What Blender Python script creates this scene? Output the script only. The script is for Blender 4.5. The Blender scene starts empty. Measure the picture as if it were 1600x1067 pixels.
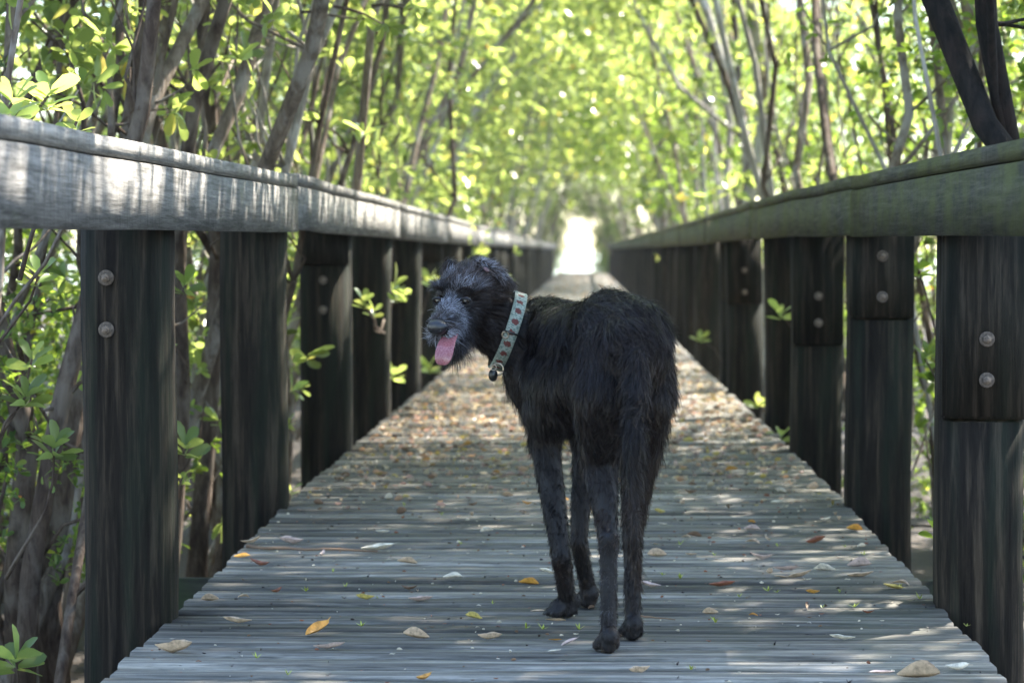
import bpy, bmesh, math, random
import numpy as np
from mathutils import Vector, Matrix, Euler, Quaternion

random.seed(7); rng = np.random.default_rng(7)
sc = bpy.context.scene
COL = sc.collection
R = math.radians

# ------------------------------------------------------------------ camera, light, exposure
CAMZ = 0.86
FPX = 4200.0
camd = bpy.data.cameras.new('camera'); cam = bpy.data.objects.new('camera', camd); COL.objects.link(cam)
camd.lens = 94.5; camd.sensor_width = 36; camd.clip_end = 3000; camd.clip_start = 0.05
cam.location = (0, 0, CAMZ)
cam.rotation_euler = (R(90 - 1.95), 0, R(1.527))
camd.dof.use_dof = True; camd.dof.focus_distance = 6.1; camd.dof.aperture_fstop = 5.8
sc.camera = cam

SUN_DIR = Vector((1.0, 0.96, 1.62)).normalized()        # towards the sun
elev = math.asin(SUN_DIR.z)
w = bpy.data.worlds.new('World'); sc.world = w; w.use_nodes = True
nt = w.node_tree; bg = nt.nodes['Background']
sky = nt.nodes.new('ShaderNodeTexSky'); sky.sky_type = 'NISHITA'; sky.sun_disc = False
sky.sun_elevation = elev; sky.sun_rotation = math.atan2(SUN_DIR.x, SUN_DIR.y)
sky.air_density = 1.0; sky.dust_density = 0.6; sky.ozone_density = 1.0
nt.links.new(sky.outputs[0], bg.inputs[0]); bg.inputs[1].default_value = 0.125
sd = bpy.data.lights.new('sun', 'SUN'); sd.energy = 5.0; sd.angle = R(0.53); sd.color = (1, .93, .83)
sun = bpy.data.objects.new('sun', sd); COL.objects.link(sun)
sun.rotation_euler = SUN_DIR.to_track_quat('Z', 'Y').to_euler()
sc.view_settings.view_transform = 'Standard'; sc.view_settings.look = 'None'
sc.view_settings.exposure = 2.55; sc.view_settings.gamma = 1
sc.render.engine = 'CYCLES'
sc.cycles.max_bounces = 8; sc.cycles.transmission_bounces = 6; sc.cycles.sample_clamp_indirect = 8

CR = cam.rotation_euler.to_matrix()
def P(px, py, d):
    """world point seen at photograph pixel (px,py), d metres down the boardwalk"""
    v = CR @ Vector(((px - 800) / FPX, (533.5 - py) / FPX, -1))
    v = v * (d / v.y)
    return Vector((v.x, v.y, v.z + CAMZ))

_zy = np.array([0, 5.4, 7, 9.2, 13.5, 20, 30, 200.]); _zz = np.array([-.02, -.02, 0, .028, .027, 0, 0, 0])
def zdeck(y): return float(np.interp(y, _zy, _zz))
def ground_at(px, py):
    d = 8.
    v = CR @ Vector(((px - 800) / FPX, (533.5 - py) / FPX, -1))
    for _ in range(8):
        t = (zdeck(d) - CAMZ) / v.z; d = v.y * t
    return Vector((v.x * t, d, zdeck(d)))

# ------------------------------------------------------------------ helpers
def tag(o, label=None, cat=None, group=None, kind=None):
    if label: o['label'] = label
    if cat: o['category'] = cat
    if group: o['group'] = group
    if kind: o['kind'] = kind
    return o
def empty(name, loc=(0, 0, 0), **k):
    o = bpy.data.objects.new(name, None); COL.objects.link(o); o.location = loc; o.empty_display_size = .1
    return tag(o, **k)
def link(name, me, parent=None, mat=None, **k):
    o = bpy.data.objects.new(name, me); COL.objects.link(o)
    if parent: o.parent = parent
    if mat and not me.materials: me.materials.append(mat)
    return tag(o, **k)
def npmesh(name, V, F, smooth=False, attr=None):
    """V (n,3); F: array (m,k) or list of arrays with different k"""
    me = bpy.data.meshes.new(name)
    Fs = F if isinstance(F, list) else [F]
    Fs = [np.asarray(f, dtype=np.int32) for f in Fs if len(f)]
    V = np.asarray(V, dtype=np.float32)
    loops = np.concatenate([f.ravel() for f in Fs]); tot = np.concatenate([np.full(len(f), f.shape[1], np.int32) for f in Fs])
    st = np.concatenate([[0], np.cumsum(tot)[:-1]]).astype(np.int32)
    me.vertices.add(len(V)); me.vertices.foreach_set('co', V.ravel())
    me.loops.add(len(loops)); me.loops.foreach_set('vertex_index', loops)
    me.polygons.add(len(tot)); me.polygons.foreach_set('loop_start', st); me.polygons.foreach_set('loop_total', tot)
    if smooth: me.polygons.foreach_set('use_smooth', np.ones(len(tot), bool))
    if attr:
        for k, a in attr.items():
            at = me.attributes.new(k, 'FLOAT', 'POINT'); at.data.foreach_set('value', np.asarray(a, np.float32))
    me.update(calc_edges=True)
    return me
class MB:
    def __init__(s): s.V = []; s.F = []; s.n = 0
    def add(s, V, F):
        V = np.asarray(V, float); s.V.append(V); s.F += [np.asarray(f) + s.n for f in (F if isinstance(F, list) else [F])]; s.n += len(V)
    def box(s, lo, hi):
        (a, b, c), (d, e, f) = lo, hi
        V = [(a,b,c),(d,b,c),(d,e,c),(a,e,c),(a,b,f),(d,b,f),(d,e,f),(a,e,f)]
        s.add(V, np.array([(0,3,2,1),(4,5,6,7),(0,1,5,4),(1,2,6,5),(2,3,7,6),(3,0,4,7)]))
    def tube(s, pts, rad, sides=8, jit=0.):
        pts = np.asarray([tuple(p) for p in pts], float); rad = np.asarray(rad, float); n = len(pts)
        T = np.gradient(pts, axis=0); T /= np.linalg.norm(T, axis=1)[:, None] + 1e-9
        up = np.array([0, 1, 0.]) if abs(T[0][1]) < .9 else np.array([1, 0, 0.])
        A = np.cross(T, up); A /= np.linalg.norm(A, axis=1)[:, None] + 1e-9
        B = np.cross(T, A)
        an = np.linspace(0, 2 * np.pi, sides, endpoint=False)
        rr = rad[:, None] * (1 + (rng.normal(0, jit, (n, sides)) if jit else 0))
        V = pts[:, None, :] + rr[..., None] * (np.cos(an)[None, :, None] * A[:, None, :] + np.sin(an)[None, :, None] * B[:, None, :])
        i = np.arange(n - 1)[:, None] * sides; j = np.arange(sides)[None, :]; k = (j + 1) % sides
        F = np.stack([i + j, i + k, i + sides + k, i + sides + j], -1).reshape(-1, 4)
        caps = [np.arange(sides)[::-1][None, :], (np.arange(sides) + (n - 1) * sides)[None, :]]
        s.add(V.reshape(-1, 3), [F] + caps)
    def mesh(s, name, smooth=False):
        return npmesh(name, np.concatenate(s.V), [f for f in s.F], smooth)
    def build(s, name, mat, parent=None, smooth=False, **k):
        return link(name, s.mesh(name, smooth), parent, mat, **k)

# ------------------------------------------------------------------ materials
def newmat(name):
    m = bpy.data.materials.new(name); m.use_nodes = True
    t = m.node_tree; b = t.nodes['Principled BSDF']
    return m, t, b
def N(t, kind, **ins):
    n = t.nodes.new(kind)
    for k, v in ins.items():
        if k in n.inputs: n.inputs[k].default_value = v
        else: setattr(n, k, v)
    return n
def ramp(t, fac, stops):
    n = t.nodes.new('ShaderNodeValToRGB'); e = n.color_ramp.elements
    while len(e) < len(stops): e.new(.5)
    for el, (p, c) in zip(e, stops): el.position = p; el.color = (*c, 1)
    t.links.new(fac, n.inputs[0]); return n
def noise(t, vec, scale, detail=4, rough=.6, dist=0):
    n = N(t, 'ShaderNodeTexNoise'); n.inputs['Scale'].default_value = scale; n.inputs['Detail'].default_value = detail
    n.inputs['Roughness'].default_value = rough; n.inputs['Distortion'].default_value = dist
    if vec is not None: t.links.new(vec, n.inputs['Vector'])
    return n
def mapping(t, vec, scale, offs=None):
    m = N(t, 'ShaderNodeMapping'); m.inputs['Scale'].default_value = scale
    t.links.new(vec, m.inputs['Vector'])
    if offs is not None: t.links.new(offs, m.inputs['Location'])
    return m.outputs[0]
def mix(t, fac, a, b, mode='MIX'):
    n = t.nodes.new('ShaderNodeMix'); n.data_type = 'RGBA'; n.blend_type = mode
    for i, v in ((0, fac), (6, a), (7, b)):
        if hasattr(v, 'links') or isinstance(v, bpy.types.NodeSocket): t.links.new(v, n.inputs[i])
        elif i == 0: n.inputs[0].default_value = v
        else: n.inputs[i].default_value = (*v, 1)
    return n.outputs[2]
def math_(t, op, a, b=0.):
    n = t.nodes.new('ShaderNodeMath'); n.operation = op
    for i, v in ((0, a), (1, b)):
        if isinstance(v, bpy.types.NodeSocket): t.links.new(v, n.inputs[i])
        else: n.inputs[i].default_value = v
    return n.outputs[0]
def bump(t, b, h, strength=.4, dist=.004):
    n = N(t, 'ShaderNodeBump'); n.inputs['Strength'].default_value = strength; n.inputs['Distance'].default_value = dist
    t.links.new(h, n.inputs['Height']); t.links.new(n.outputs[0], b.inputs['Normal'])

def wood(name, axis, cols, algae=None, rough=.8, spec=.3, bumps=.5, contrast=1., fine=False, tv=(.55, .72)):
    """weathered wood with the grain along an axis (0 x, 1 y, 2 z)"""
    m, t, b = newmat(name)
    tc = N(t, 'ShaderNodeTexCoord'); oi = N(t, 'ShaderNodeObjectInfo')
    cx = N(t, 'ShaderNodeCombineXYZ')
    for i, kk in enumerate((17., 31., 23.)): t.links.new(math_(t, 'MULTIPLY', oi.outputs['Random'], kk), cx.inputs[i])
    s1 = [42., 42., 42.]; s1[axis] = 2.2
    s2 = [190., 190., 190.]; s2[axis] = 16.
    s3 = [2.5, 2.5, 2.5]; s3[axis] = 1.2
    if fine: s1 = [85., 85., 85.]; s1[axis] = 3.5
    n1 = noise(t, mapping(t, tc.outputs['Object'], s1, cx.outputs[0]), 1, 5, .65, .35)
    n2 = noise(t, mapping(t, tc.outputs['Object'], s2, cx.outputs[0]), 1, 3, .7)
    n3 = noise(t, mapping(t, tc.outputs['Object'], s3, cx.outputs[0]), 1, 4, .6)
    a = ramp(t, n1.outputs[0], [(.28, cols[0]), (.5, cols[1]), (.72, cols[2])]).outputs[0]
    a = mix(t, .35 * contrast, a, ramp(t, n2.outputs[0], [(.36, (.08, .08, .08)), (.5, (.85, .85, .85)), (.66, (1.15, 1.15, 1.15))]).outputs[0], 'MULTIPLY')
    a = mix(t, .55, a, ramp(t, n3.outputs[0], [(.3, (.55, .55, .57)), (.65, (1.1, 1.08, 1.05))]).outputs[0], 'MULTIPLY')
    if fine:   # saw marks across the board
        n5 = noise(t, mapping(t, tc.outputs['Object'], (8, 210, 8)), 1, 2, .5, .6)
        a = mix(t, .45, a, ramp(t, n5.outputs[0], [(.4, (.55, .55, .55)), (.55, (1.1, 1.1, 1.1))]).outputs[0], 'MULTIPLY')
    tint = math_(t, 'ADD', math_(t, 'MULTIPLY', oi.outputs['Random'], tv[0]), tv[1])
    cc = N(t, 'ShaderNodeCombineColor')
    for i in range(3): t.links.new(tint, cc.inputs[i])
    a = mix(t, 1., a, cc.outputs[0], 'MULTIPLY')
    if algae:
        n4 = noise(t, mapping(t, tc.outputs['Object'], ([2.2, 2.2, 1.1] if axis == 0 else [5., 3.2, 5.] if axis == 1 else [9, 9, .8])), 1, 5, .65)
        a = mix(t, ramp(t, n4.outputs[0], [(algae[1], (0, 0, 0)), (algae[1] + .2, (algae[2],) * 3)]).outputs[0], a, algae[0])
    t.links.new(a, b.inputs['Base Color'])
    b.inputs['Roughness'].default_value = rough; b.inputs['Specular IOR Level'].default_value = spec
    h = math_(t, 'ADD', n1.outputs[0], math_(t, 'MULTIPLY', n2.outputs[0], .5))
    bump(t, b, h, bumps, .004)
    return m
M = {}
M['deck'] = wood('weathered_deck', 0, [(.022, .02, .018), (.18, .17, .148), (.45, .42, .365)], algae=((.09, .10, .06), .52, .5), rough=.75, spec=.25, bumps=1., tv=(.75, .5))
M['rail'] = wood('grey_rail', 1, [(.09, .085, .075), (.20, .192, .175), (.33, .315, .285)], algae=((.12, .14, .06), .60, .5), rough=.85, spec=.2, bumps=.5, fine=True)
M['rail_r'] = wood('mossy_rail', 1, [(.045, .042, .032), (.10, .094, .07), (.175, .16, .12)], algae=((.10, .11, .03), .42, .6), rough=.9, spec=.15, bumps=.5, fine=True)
M['post'] = wood('creosote_post', 2, [(.003, .002, .0015), (.018, .014, .010), (.075, .056, .037)], algae=((.015, .025, .015), .48, .6), rough=.85, spec=.15, bumps=.8)
M['block'] = wood('post_block', 2, [(.004, .003, .002), (.021, .017, .012), (.08, .062, .043)], algae=((.012, .018, .012), .5, .6), rough=.85, spec=.15, bumps=.8)
M['beam'] = wood('mossy_beam', 0, [(.02, .02, .018), (.05, .05, .04), (.08, .08, .06)], algae=((.04, .07, .02), .4, .8), bumps=.5)

def simple(name, col, rough=.6, metal=0., spec=.5, var=0., scale=30):
    m, t, b = newmat(name)
    b.inputs['Roughness'].default_value = rough; b.inputs['Metallic'].default_value = metal; b.inputs['Specular IOR Level'].default_value = spec
    if var:
        tc = N(t, 'ShaderNodeTexCoord'); n = noise(t, tc.outputs['Object'], scale)
        a = ramp(t, n.outputs[0], [(.3, tuple(c * (1 - var) for c in col)), (.7, tuple(min(1, c * (1 + var)) for c in col))])
        t.links.new(a.outputs[0], b.inputs['Base Color']); bump(t, b, n.outputs[0], .3, .002)
    else: b.inputs['Base Color'].default_value = (*col, 1)
    return m
M['bolt'] = simple('galvanised_bolt', (.20, .15, .11), .65, .4, var=.6, scale=160)
M['washer'] = simple('rusty_washer', (.13, .10, .075), .75, .3, var=.6, scale=120)

def leafmat(name, dark, light, trans, rough=.3, tw=.5):
    m, t, b = newmat(name)
    at = N(t, 'ShaderNodeAttribute'); at.attribute_name = 'tint'
    oi = N(t, 'ShaderNodeObjectInfo')
    f = at.outputs['Fac']
    base = mix(t, f, dark, light)
    tc_ = ramp(t, f, [(0, tuple(c * .55 for c in trans)), (.8, trans), (.97, (trans[0] * 1.5, trans[1] * 1.05, trans[2])), (1., (.6, .2, .03))])
    base2 = ramp(t, f, [(0, dark), (.85, light), (.97, (light[0] * 2.2, light[1] * 1.4, light[2])), (1., (.3, .1, .02))])
    t.links.new(base2.outputs[0], b.inputs['Base Color'])
    b.inputs['Roughness'].default_value = rough; b.inputs['Specular IOR Level'].default_value = .5
    tr = N(t, 'ShaderNodeBsdfTranslucent'); t.links.new(tc_.outputs[0], tr.inputs['Color'])
    mx = N(t, 'ShaderNodeMixShader'); mx.inputs[0].default_value = tw
    t.links.new(b.outputs[0], mx.inputs[1]); t.links.new(tr.outputs[0], mx.inputs[2])
    t.links.new(mx.outputs[0], t.nodes['Material Output'].inputs[0])
    return m
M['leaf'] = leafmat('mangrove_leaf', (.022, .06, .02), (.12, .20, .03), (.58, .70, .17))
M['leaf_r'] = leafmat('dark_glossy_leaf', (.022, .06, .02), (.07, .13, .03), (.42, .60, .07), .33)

def barkmat(name, cols, sc_=9.):
    m, t, b = newmat(name)
    tc = N(t, 'ShaderNodeTexCoord'); oi = N(t, 'ShaderNodeObjectInfo')
    n1 = noise(t, mapping(t, tc.outputs['Object'], (34, 34, 7)), 1, 6, .7, .6)
    n2 = noise(t, mapping(t, tc.outputs['Object'], (sc_, sc_, sc_ * .6)), 1, 4, .6)
    a = ramp(t, n1.outputs[0], [(.3, cols[0]), (.5, cols[1]), (.68, cols[2])]).outputs[0]
    a = mix(t, ramp(t, n2.outputs[0], [(.5, (0, 0, 0)), (.62, (.7, .7, .7))]).outputs[0], a, cols[3])
    t.links.new(a, b.inputs['Base Color']); b.inputs['Roughness'].default_value = .9; b.inputs['Specular IOR Level'].default_value = .2
    bump(t, b, n1.outputs[0], .9, .012)
    return m
M['bark'] = barkmat('mangrove_bark', [(.05, .037, .027), (.15, .115, .085), (.27, .22, .17), (.33, .30, .26)])
M['bark_brown'] = barkmat('brown_bark', [(.022, .014, .010), (.075, .052, .038), (.15, .115, .085), (.17, .14, .11)])
M['bark_pale'] = barkmat('pale_bark', [(.12, .1, .08), (.27, .24, .2), (.4, .36, .31), (.46, .44, .4)])
M['bark_black'] = barkmat('black_bark', [(.003, .003, .003), (.009, .008, .007), (.022, .017, .014), (.03, .02, .016)])

# ------------------------------------------------------------------ ground and water
m, t, b = newmat('mud')
tc = N(t, 'ShaderNodeTexCoord'); n1 = noise(t, tc.outputs['Object'], 1.7, 8, .7); n2 = noise(t, tc.outputs['Object'], 30, 4, .7)
a = ramp(t, n1.outputs[0], [(.35, (.018, .013, .009)), (.6, (.05, .036, .025))]).outputs[0]
a = mix(t, .6, a, ramp(t, n2.outputs[0], [(.4, (.3, .3, .3)), (.65, (1.5, 1.3, 1.0))]).outputs[0], 'MULTIPLY')
t.links.new(a, b.inputs['Base Color']); b.inputs['Roughness'].default_value = .8; bump(t, b, n2.outputs[0], .8, .03)
nx, ny = 50, 90
xs = np.linspace(-60, 60, nx); ys = np.linspace(-20, 108, ny)
X, Y = np.meshgrid(xs, ys); Z = -.62 + .07 * np.sin(X * 1.3) * np.cos(Y * .9) + rng.normal(0, .03, X.shape)
Z[-1] = -1.3
V = np.stack([X, Y, Z], -1).reshape(-1, 3); i = np.arange(ny - 1)[:, None] * nx + np.arange(nx - 1)[None, :]
F = np.stack([i, i + 1, i + nx + 1, i + nx], -1).reshape(-1, 4)
link('ground', npmesh('ground', V, F, True), None, m, kind='structure')
wm, t, b = newmat('water'); b.inputs['Base Color'].default_value = (.05, .08, .09, 1); b.inputs['Roughness'].default_value = .12
tc = N(t, 'ShaderNodeTexCoord'); n1 = noise(t, tc.outputs['Object'], 2.5, 4, .6); bump(t, b, n1.outputs[0], .5, .05)
link('water', npmesh('water', [(-1500, -300, -.85), (1500, -300, -.85), (1500, 2500, -.85), (-1500, 2500, -.85)], np.array([(0, 1, 2, 3)])), None, wm, kind='structure')

# ------------------------------------------------------------------ boardwalk
XL, XR = -.97, .86
bw = empty('boardwalk', (0, 0, 0), kind='structure')
PITCH, GAP, THK = .1285, .023, .036
def plank_mesh(var):
    """a plank along x with a slightly cupped, uneven top; ends ragged"""
    nxs, w_ = 3, PITCH - GAP
    ysec = np.array([-.5, -.40, .40, .5]) * w_
    zt = np.array([-.007, 0, 0, -.007])
    e0, e1 = XL - .012 + rng.uniform(-.005, .005), XR + .012 + rng.uniform(-.005, .005)
    V = []
    for k, x in enumerate(np.linspace(e0, e1, nxs)):
        dz = rng.normal(0, .0012); dy = rng.normal(0, .0012); c = rng.normal(0, .0012)
        for y, z in zip(ysec, zt): V.append((x, y + dy, z + dz + c * (y / w_) * 2))
        V.append((x, .5 * w_ + dy, -THK)); V.append((x, -.5 * w_ + dy, -THK))
    F = []; n = 6
    for k in range(nxs - 1):
        for j in range(n): F.append((k * n + j, (k + 1) * n + j, (k + 1) * n + (j + 1) % n, k * n + (j + 1) % n))
    caps = [np.array([[0, 1, 2, 3, 4, 5]]), np.array([[(nxs - 1) * n + q for q in (5, 4, 3, 2, 1, 0)]])]
    return np.array(V), [np.array(F)] + caps
variants = []
for v in range(14):
    V, F = plank_mesh(v); me = npmesh('plank', V, F); me.materials.append(M['deck']); variants.append((me, V, F))
y = 3.0; k = 0
far = MB()
while y < 103:
    me, V, F = variants[random.randrange(14)]
    rz = random.gauss(0, .0012); dz = random.gauss(0, .0030)
    if k < 299:
        o = link('plank', me, bw); o.location = (random.gauss(0, .0025), y, zdeck(y) + dz - .003); o.rotation_euler.z = rz
    else:
        far.add(V + np.array([0, y, zdeck(y) + dz - .003]), F)
    y += PITCH + random.gauss(0, .0012); k += 1
far.build('plank', M['deck'], bw, kind='stuff')
for x0, x1 in ((XL + .05, XL + .09), (-.08, -.04), (XR - .09, XR - .05)):
    mb = MB(); ys_ = np.arange(3, 104, 2.44)
    for a_, b_ in zip(ys_[:-1], ys_[1:]): mb.box((x0, a_ + .002, -.24), (x1, b_ - .002, -.042))
    mb.build('stringer', M['beam'], bw)

POST_YL = [3.95, 6.35, 8.78, 11.2, 13.5, 16.0] + [18.35 + 2.44 * i for i in range(29)]
POST_YR = [4.15, 6.58, 8.84, 11.2, 13.6, 16.1] + [18.5 + 2.44 * i for i in range(31)]
for i, py_ in enumerate(POST_YL[:30]):
    mb = MB(); mb.box((-1.33, py_ - .165, -.40), (1.24, py_ - .125, -.20)); mb.build('cross_beam', M['beam'], bw)

# ------------------------------------------------------------------ railings
def railz(y, side):
    if side < 0: return float(np.interp(y, [0, 4.4, 8.8, 15, 22, 60, 100], [.885, .896, .921, .914, .90, .89, .885]))
    return float(np.interp(y, [0, 5.2, 8.3, 11, 16, 25, 100], [.885, .889, .902, .912, .908, .895, .885]))
def post_mesh(x, y, side, ztop, seed, notch=None):
    """round pile with worn, slightly flattened faces; notch = height of the cut under the bolted half"""
    r0 = .107; sides = 22; an = np.linspace(0, 2 * np.pi, sides, endpoint=False)
    rr = np.random.default_rng(seed)
    prof = r0 / (np.abs(np.cos(an)) ** 3.2 + np.abs(np.sin(an)) ** 3.2) ** (1 / 3.2)
    prof = prof * (1 + .012 * rr.normal(size=sides))
    zs = [-1.2, -.3, .1, .4, .7, ztop]
    if notch: zs = [-1.2, -.3, .1, notch - .01, notch - .004, ztop]
    V = []
    for q, z in enumerate(zs):
        sc_ = 1. if q < len(zs) else 1.
        px_ = np.cos(an) * prof; py_ = np.sin(an) * prof
        if notch and q >= 4: py_ = np.maximum(py_, -r0 * .52)
        V.append(np.stack([px_ + .004 * math.sin(z * 5 + seed), py_, np.full(sides, z)], -1))
    V = np.concatenate(V); n = len(zs)
    i = np.arange(n - 1)[:, None] * sides; j = np.arange(sides)[None, :]; kk = (j + 1) % sides
    F = np.stack([i + j, i + kk, i + sides + kk, i + sides + j], -1).reshape(-1, 4)
    me = npmesh('post', V, [F, (np.arange(sides) + (n - 1) * sides)[None, :]], True)
    return me
def disc_bolt(parent, x, y, z, r=.018, proud=.0):
    mb = MB(); mb.tube([(0, 0, 0), (0, -.005, 0), (0, -.0055, 0)], [r, r, r * .9], 20)
    wsh = mb.build('washer', M['washer'], parent); wsh.location = (x, y, z)
    mb = MB(); mb.tube([(0, -.005, 0), (0, -.015, 0), (0, -.0155, 0)], [r * .56, r * .54, r * .4], 6)
    mb.tube([(0, -.014, 0), (0, -.026, -.001), (0, -.027, -.001)], [r * .3, r * .28, r * .15], 10)
    bo = mb.build('bolt', M['bolt'], parent); bo.location = (x, y, z)
def railing(side, posts, edge, label, matr, special, group=None):
    root = empty('railing', (edge, 5, 0), label=label, cat='railing')
    root.location = (0, 0, 0)
    for i, y in enumerate(posts):
        sp = special.get(i, {})
        x = edge + side * .107 + sp.get('dx', 0) + (random.gauss(0, .012) if i > 5 else 0)
        zt = railz(y, side) + .04
        notch = sp.get('cut')
        me = post_mesh(x, y, side, zt, i * 7 + (3 if side > 0 else 0), notch)
        p = link('post', me, root, M['post']); p.location = (x, y, 0)
        if i > 3: p.rotation_euler = (0, R(random.gauss(0, .5)), R(random.uniform(-6, 6)))
        yf = -.107
        if notch:
            mb = MB(); w_ = .103
            V = [(-w_, -.107, notch), (w_, -.107, notch - .002), (w_, -.052, notch - .002), (-w_, -.052, notch),
                 (-w_, -.107, zt - .002), (w_, -.107, zt - .002), (w_, -.052, zt - .002), (-w_, -.052, zt - .002)]
            mb.add(V, np.array([(0,3,2,1),(4,5,6,7),(0,1,5,4),(1,2,6,5),(2,3,7,6),(3,0,4,7)]))
            bm = bmesh.new(); bm.from_mesh(mb.mesh('tmp')); bmesh.ops.bevel(bm, geom=bm.edges[:], offset=.006, segments=2, affect='EDGES')
            me2 = bpy.data.meshes.new('block'); bm.to_mesh(me2); bm.free()
            link('block', me2, p, M['block'])
        if sp.get('back'):
            mb = MB(); mb.box((-.128, .06, .64), (.06, .112, zt)); mb.build('block', M['post'], p)
        for zb in sp.get('bolts', []): disc_bolt(p, sp.get('bx', 0.), yf - .0005, zb, .0185)
    # fascia and cap boards, each about 4.88 m long, jointed over the posts
    face = edge - side * .038
    ys_ = [ -1.1, 3.9, 8.74] if side < 0 else [-1.6, 3.3, 8.3]
    yend = 87 if side < 0 else 94
    while ys_[-1] < yend: ys_.append(ys_[-1] + 4.88)
    for a_, b_ in zip(ys_[:-1], ys_[1:]):
        dzb = random.gauss(0, .003); dx = random.gauss(0, .002)
        jz = [random.gauss(0, .0015) for _ in range(9)]; jw = [random.gauss(0, .0012) for _ in range(9)]
        for nm, z0, z1, xi, xo in (('fascia_board', 0, .141, face, face + side * .038), ('cap_board', .1465, .1835, face + side * .0015, face + side * .145)):
            xa, xb = sorted((xi + dx, xo + dx))
            V = []
            segs = 9
            for s_ in range(segs):
                yy = a_ + .0025 + (b_ - a_ - .005) * s_ / (segs - 1); zz = railz(yy, side) + dzb + jz[s_]
                wv = jw[s_]
                V += [(xa + wv, yy, zz + z0), (xb + wv, yy, zz + z0), (xb + wv, yy, zz + z1), (xa + wv, yy, zz + z1)]
            F = []
            for s_ in range(segs - 1):
                for j in range(4): F.append((s_ * 4 + j, s_ * 4 + (j + 1) % 4, (s_ + 1) * 4 + (j + 1) % 4, (s_ + 1) * 4 + j))
            me = npmesh(nm, V, [np.array(F)[:, ::-1], np.array([[0, 1, 2, 3]]), np.array([[(segs - 1) * 4 + q for q in (3, 2, 1, 0)]])])
            bm = bmesh.new(); bm.from_mesh(me)
            bmesh.ops.recalc_face_normals(bm, faces=bm.faces[:])
            eds = [e for e in bm.edges if len(e.link_faces) == 2 and abs((e.verts[0].co - e.verts[1].co).normalized().y) > .9]
            bmesh.ops.bevel(bm, geom=eds, offset=.003, segments=2, affect='EDGES'); bm.to_mesh(me); bm.free()
            link(nm, me, root, matr)
    return root
railing(-1, POST_YL, XL, 'weathered grey railing left of the dog, striped with sunlight, on dark round posts', M['rail'],
        {1: dict(bolts=[.795, .674], bx=-.036, back=True), 3: dict(bolts=[.735, .612], cut=.80), 6: dict(cut=.78)})
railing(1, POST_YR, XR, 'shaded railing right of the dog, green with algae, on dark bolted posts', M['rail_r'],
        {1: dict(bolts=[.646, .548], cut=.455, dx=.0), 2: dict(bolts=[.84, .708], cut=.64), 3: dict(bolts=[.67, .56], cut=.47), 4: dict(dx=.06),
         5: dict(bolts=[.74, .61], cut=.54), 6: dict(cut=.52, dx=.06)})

# ------------------------------------------------------------------ leaves
LEAF_HI_V = np.array([(0, 0, 0), (.33, .17, .03), (.35, 0, 0), (.33, -.17, .03), (.72, .24, .02), (.75, 0, -.03), (.72, -.24, .02), (1, 0, -.07), (.93, .15, -.03), (.93, -.15, -.03)])
LEAF_HI_V[:, 1] *= .92
LEAF_HI_F3 = np.array([(0, 2, 1), (0, 3, 2), (5, 8, 4), (5, 6, 9), (5, 7, 8), (5, 9, 7)]); LEAF_HI_F4 = np.array([(1, 2, 5, 4), (2, 3, 6, 5)])
LEAF_LO_V = np.array([(0, 0, 0), (.6, .22, .03), (1, 0, -.05), (.6, -.22, .03)]); LEAF_LO_F = np.array([(0, 1, 2, 3)])
def rot_from_dir(D, roll):
    """(n,3,3) frames whose x axis is D"""
    D = D / np.linalg.norm(D, axis=1)[:, None]
    up = np.tile(np.array([0, 0, 1.]), (len(D), 1)); bad = np.abs(D[:, 2]) > .95; up[bad] = (1, 0, 0)
    Yv = np.cross(up, D); Yv /= np.linalg.norm(Yv, axis=1)[:, None]; Zv = np.cross(D, Yv)
    c, s = np.cos(roll)[:, None], np.sin(roll)[:, None]
    Y2 = Yv * c + Zv * s; Z2 = -Yv * s + Zv * c
    return np.stack([D, Y2, Z2], -1)
def leaves_mesh(name, pos, D, size, tint, hi=True, roll_s=.7):
    n = len(pos); Rm = rot_from_dir(D, rng.normal(0, roll_s, n))
    T = LEAF_HI_V if hi else LEAF_LO_V
    V = np.einsum('nij,kj->nki', Rm, T) * size[:, None, None] + pos[:, None, :]
    off = (np.arange(n) * len(T))[:, None, None]
    if hi: F = [(LEAF_HI_F3[None] + off).reshape(-1, 3), (LEAF_HI_F4[None] + off).reshape(-1, 4)]
    else: F = [(LEAF_LO_F[None] + off).reshape(-1, 4)]
    return npmesh(name, V.reshape(-1, 3), F, hi, {'tint': np.repeat(tint, len(T))})
def crown_variant(nclump, nros, ext, hi, leaf_len, seed, mat, shell=.55):
    g = np.random.default_rng(seed)
    P0 = []; D0 = []
    for c in range(nclump):
        while True:
            q = g.uniform(-1, 1, 3); r = np.linalg.norm(q)
            if shell * g.uniform() < r < 1: break
        cc = q * np.array(ext); cr = g.uniform(.16, .34) * min(ext)
        for _ in range(nros):
            p = cc + g.normal(0, 1, 3) * cr * np.array([1, 1, .7])
            ax = g.normal(0, .5, 3) + np.array([0, 0, .55]) + (p - cc) / (cr + .01) * .3; ax /= np.linalg.norm(ax)
            nl = g.integers(5, 10)
            for q_ in range(nl):
                v = g.normal(0, 1, 3); v -= v.dot(ax) * ax; v /= np.linalg.norm(v) + 1e-6
                D0.append(v * g.uniform(.6, 1) + ax * g.uniform(.1, .9)); P0.append(p - ax * g.uniform(0, .05))
    P0 = np.array(P0); D0 = np.array(D0); n = len(P0)
    size = leaf_len * g.uniform(.45, 1.35, n); tint = np.clip(g.beta(1.1, 1.5, n), 0, .93)
    tint[g.uniform(size=n) < .012] = .975; tint[g.uniform(size=n) < .0015] = 1.
    me = leaves_mesh('crown', P0, D0, size, tint, hi); me.materials.append(mat)
    return me
NEAR = [crown_variant(20, 11, (1., 1., .9), True, .082, 10 + i, M['leaf']) for i in range(4)]
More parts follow.
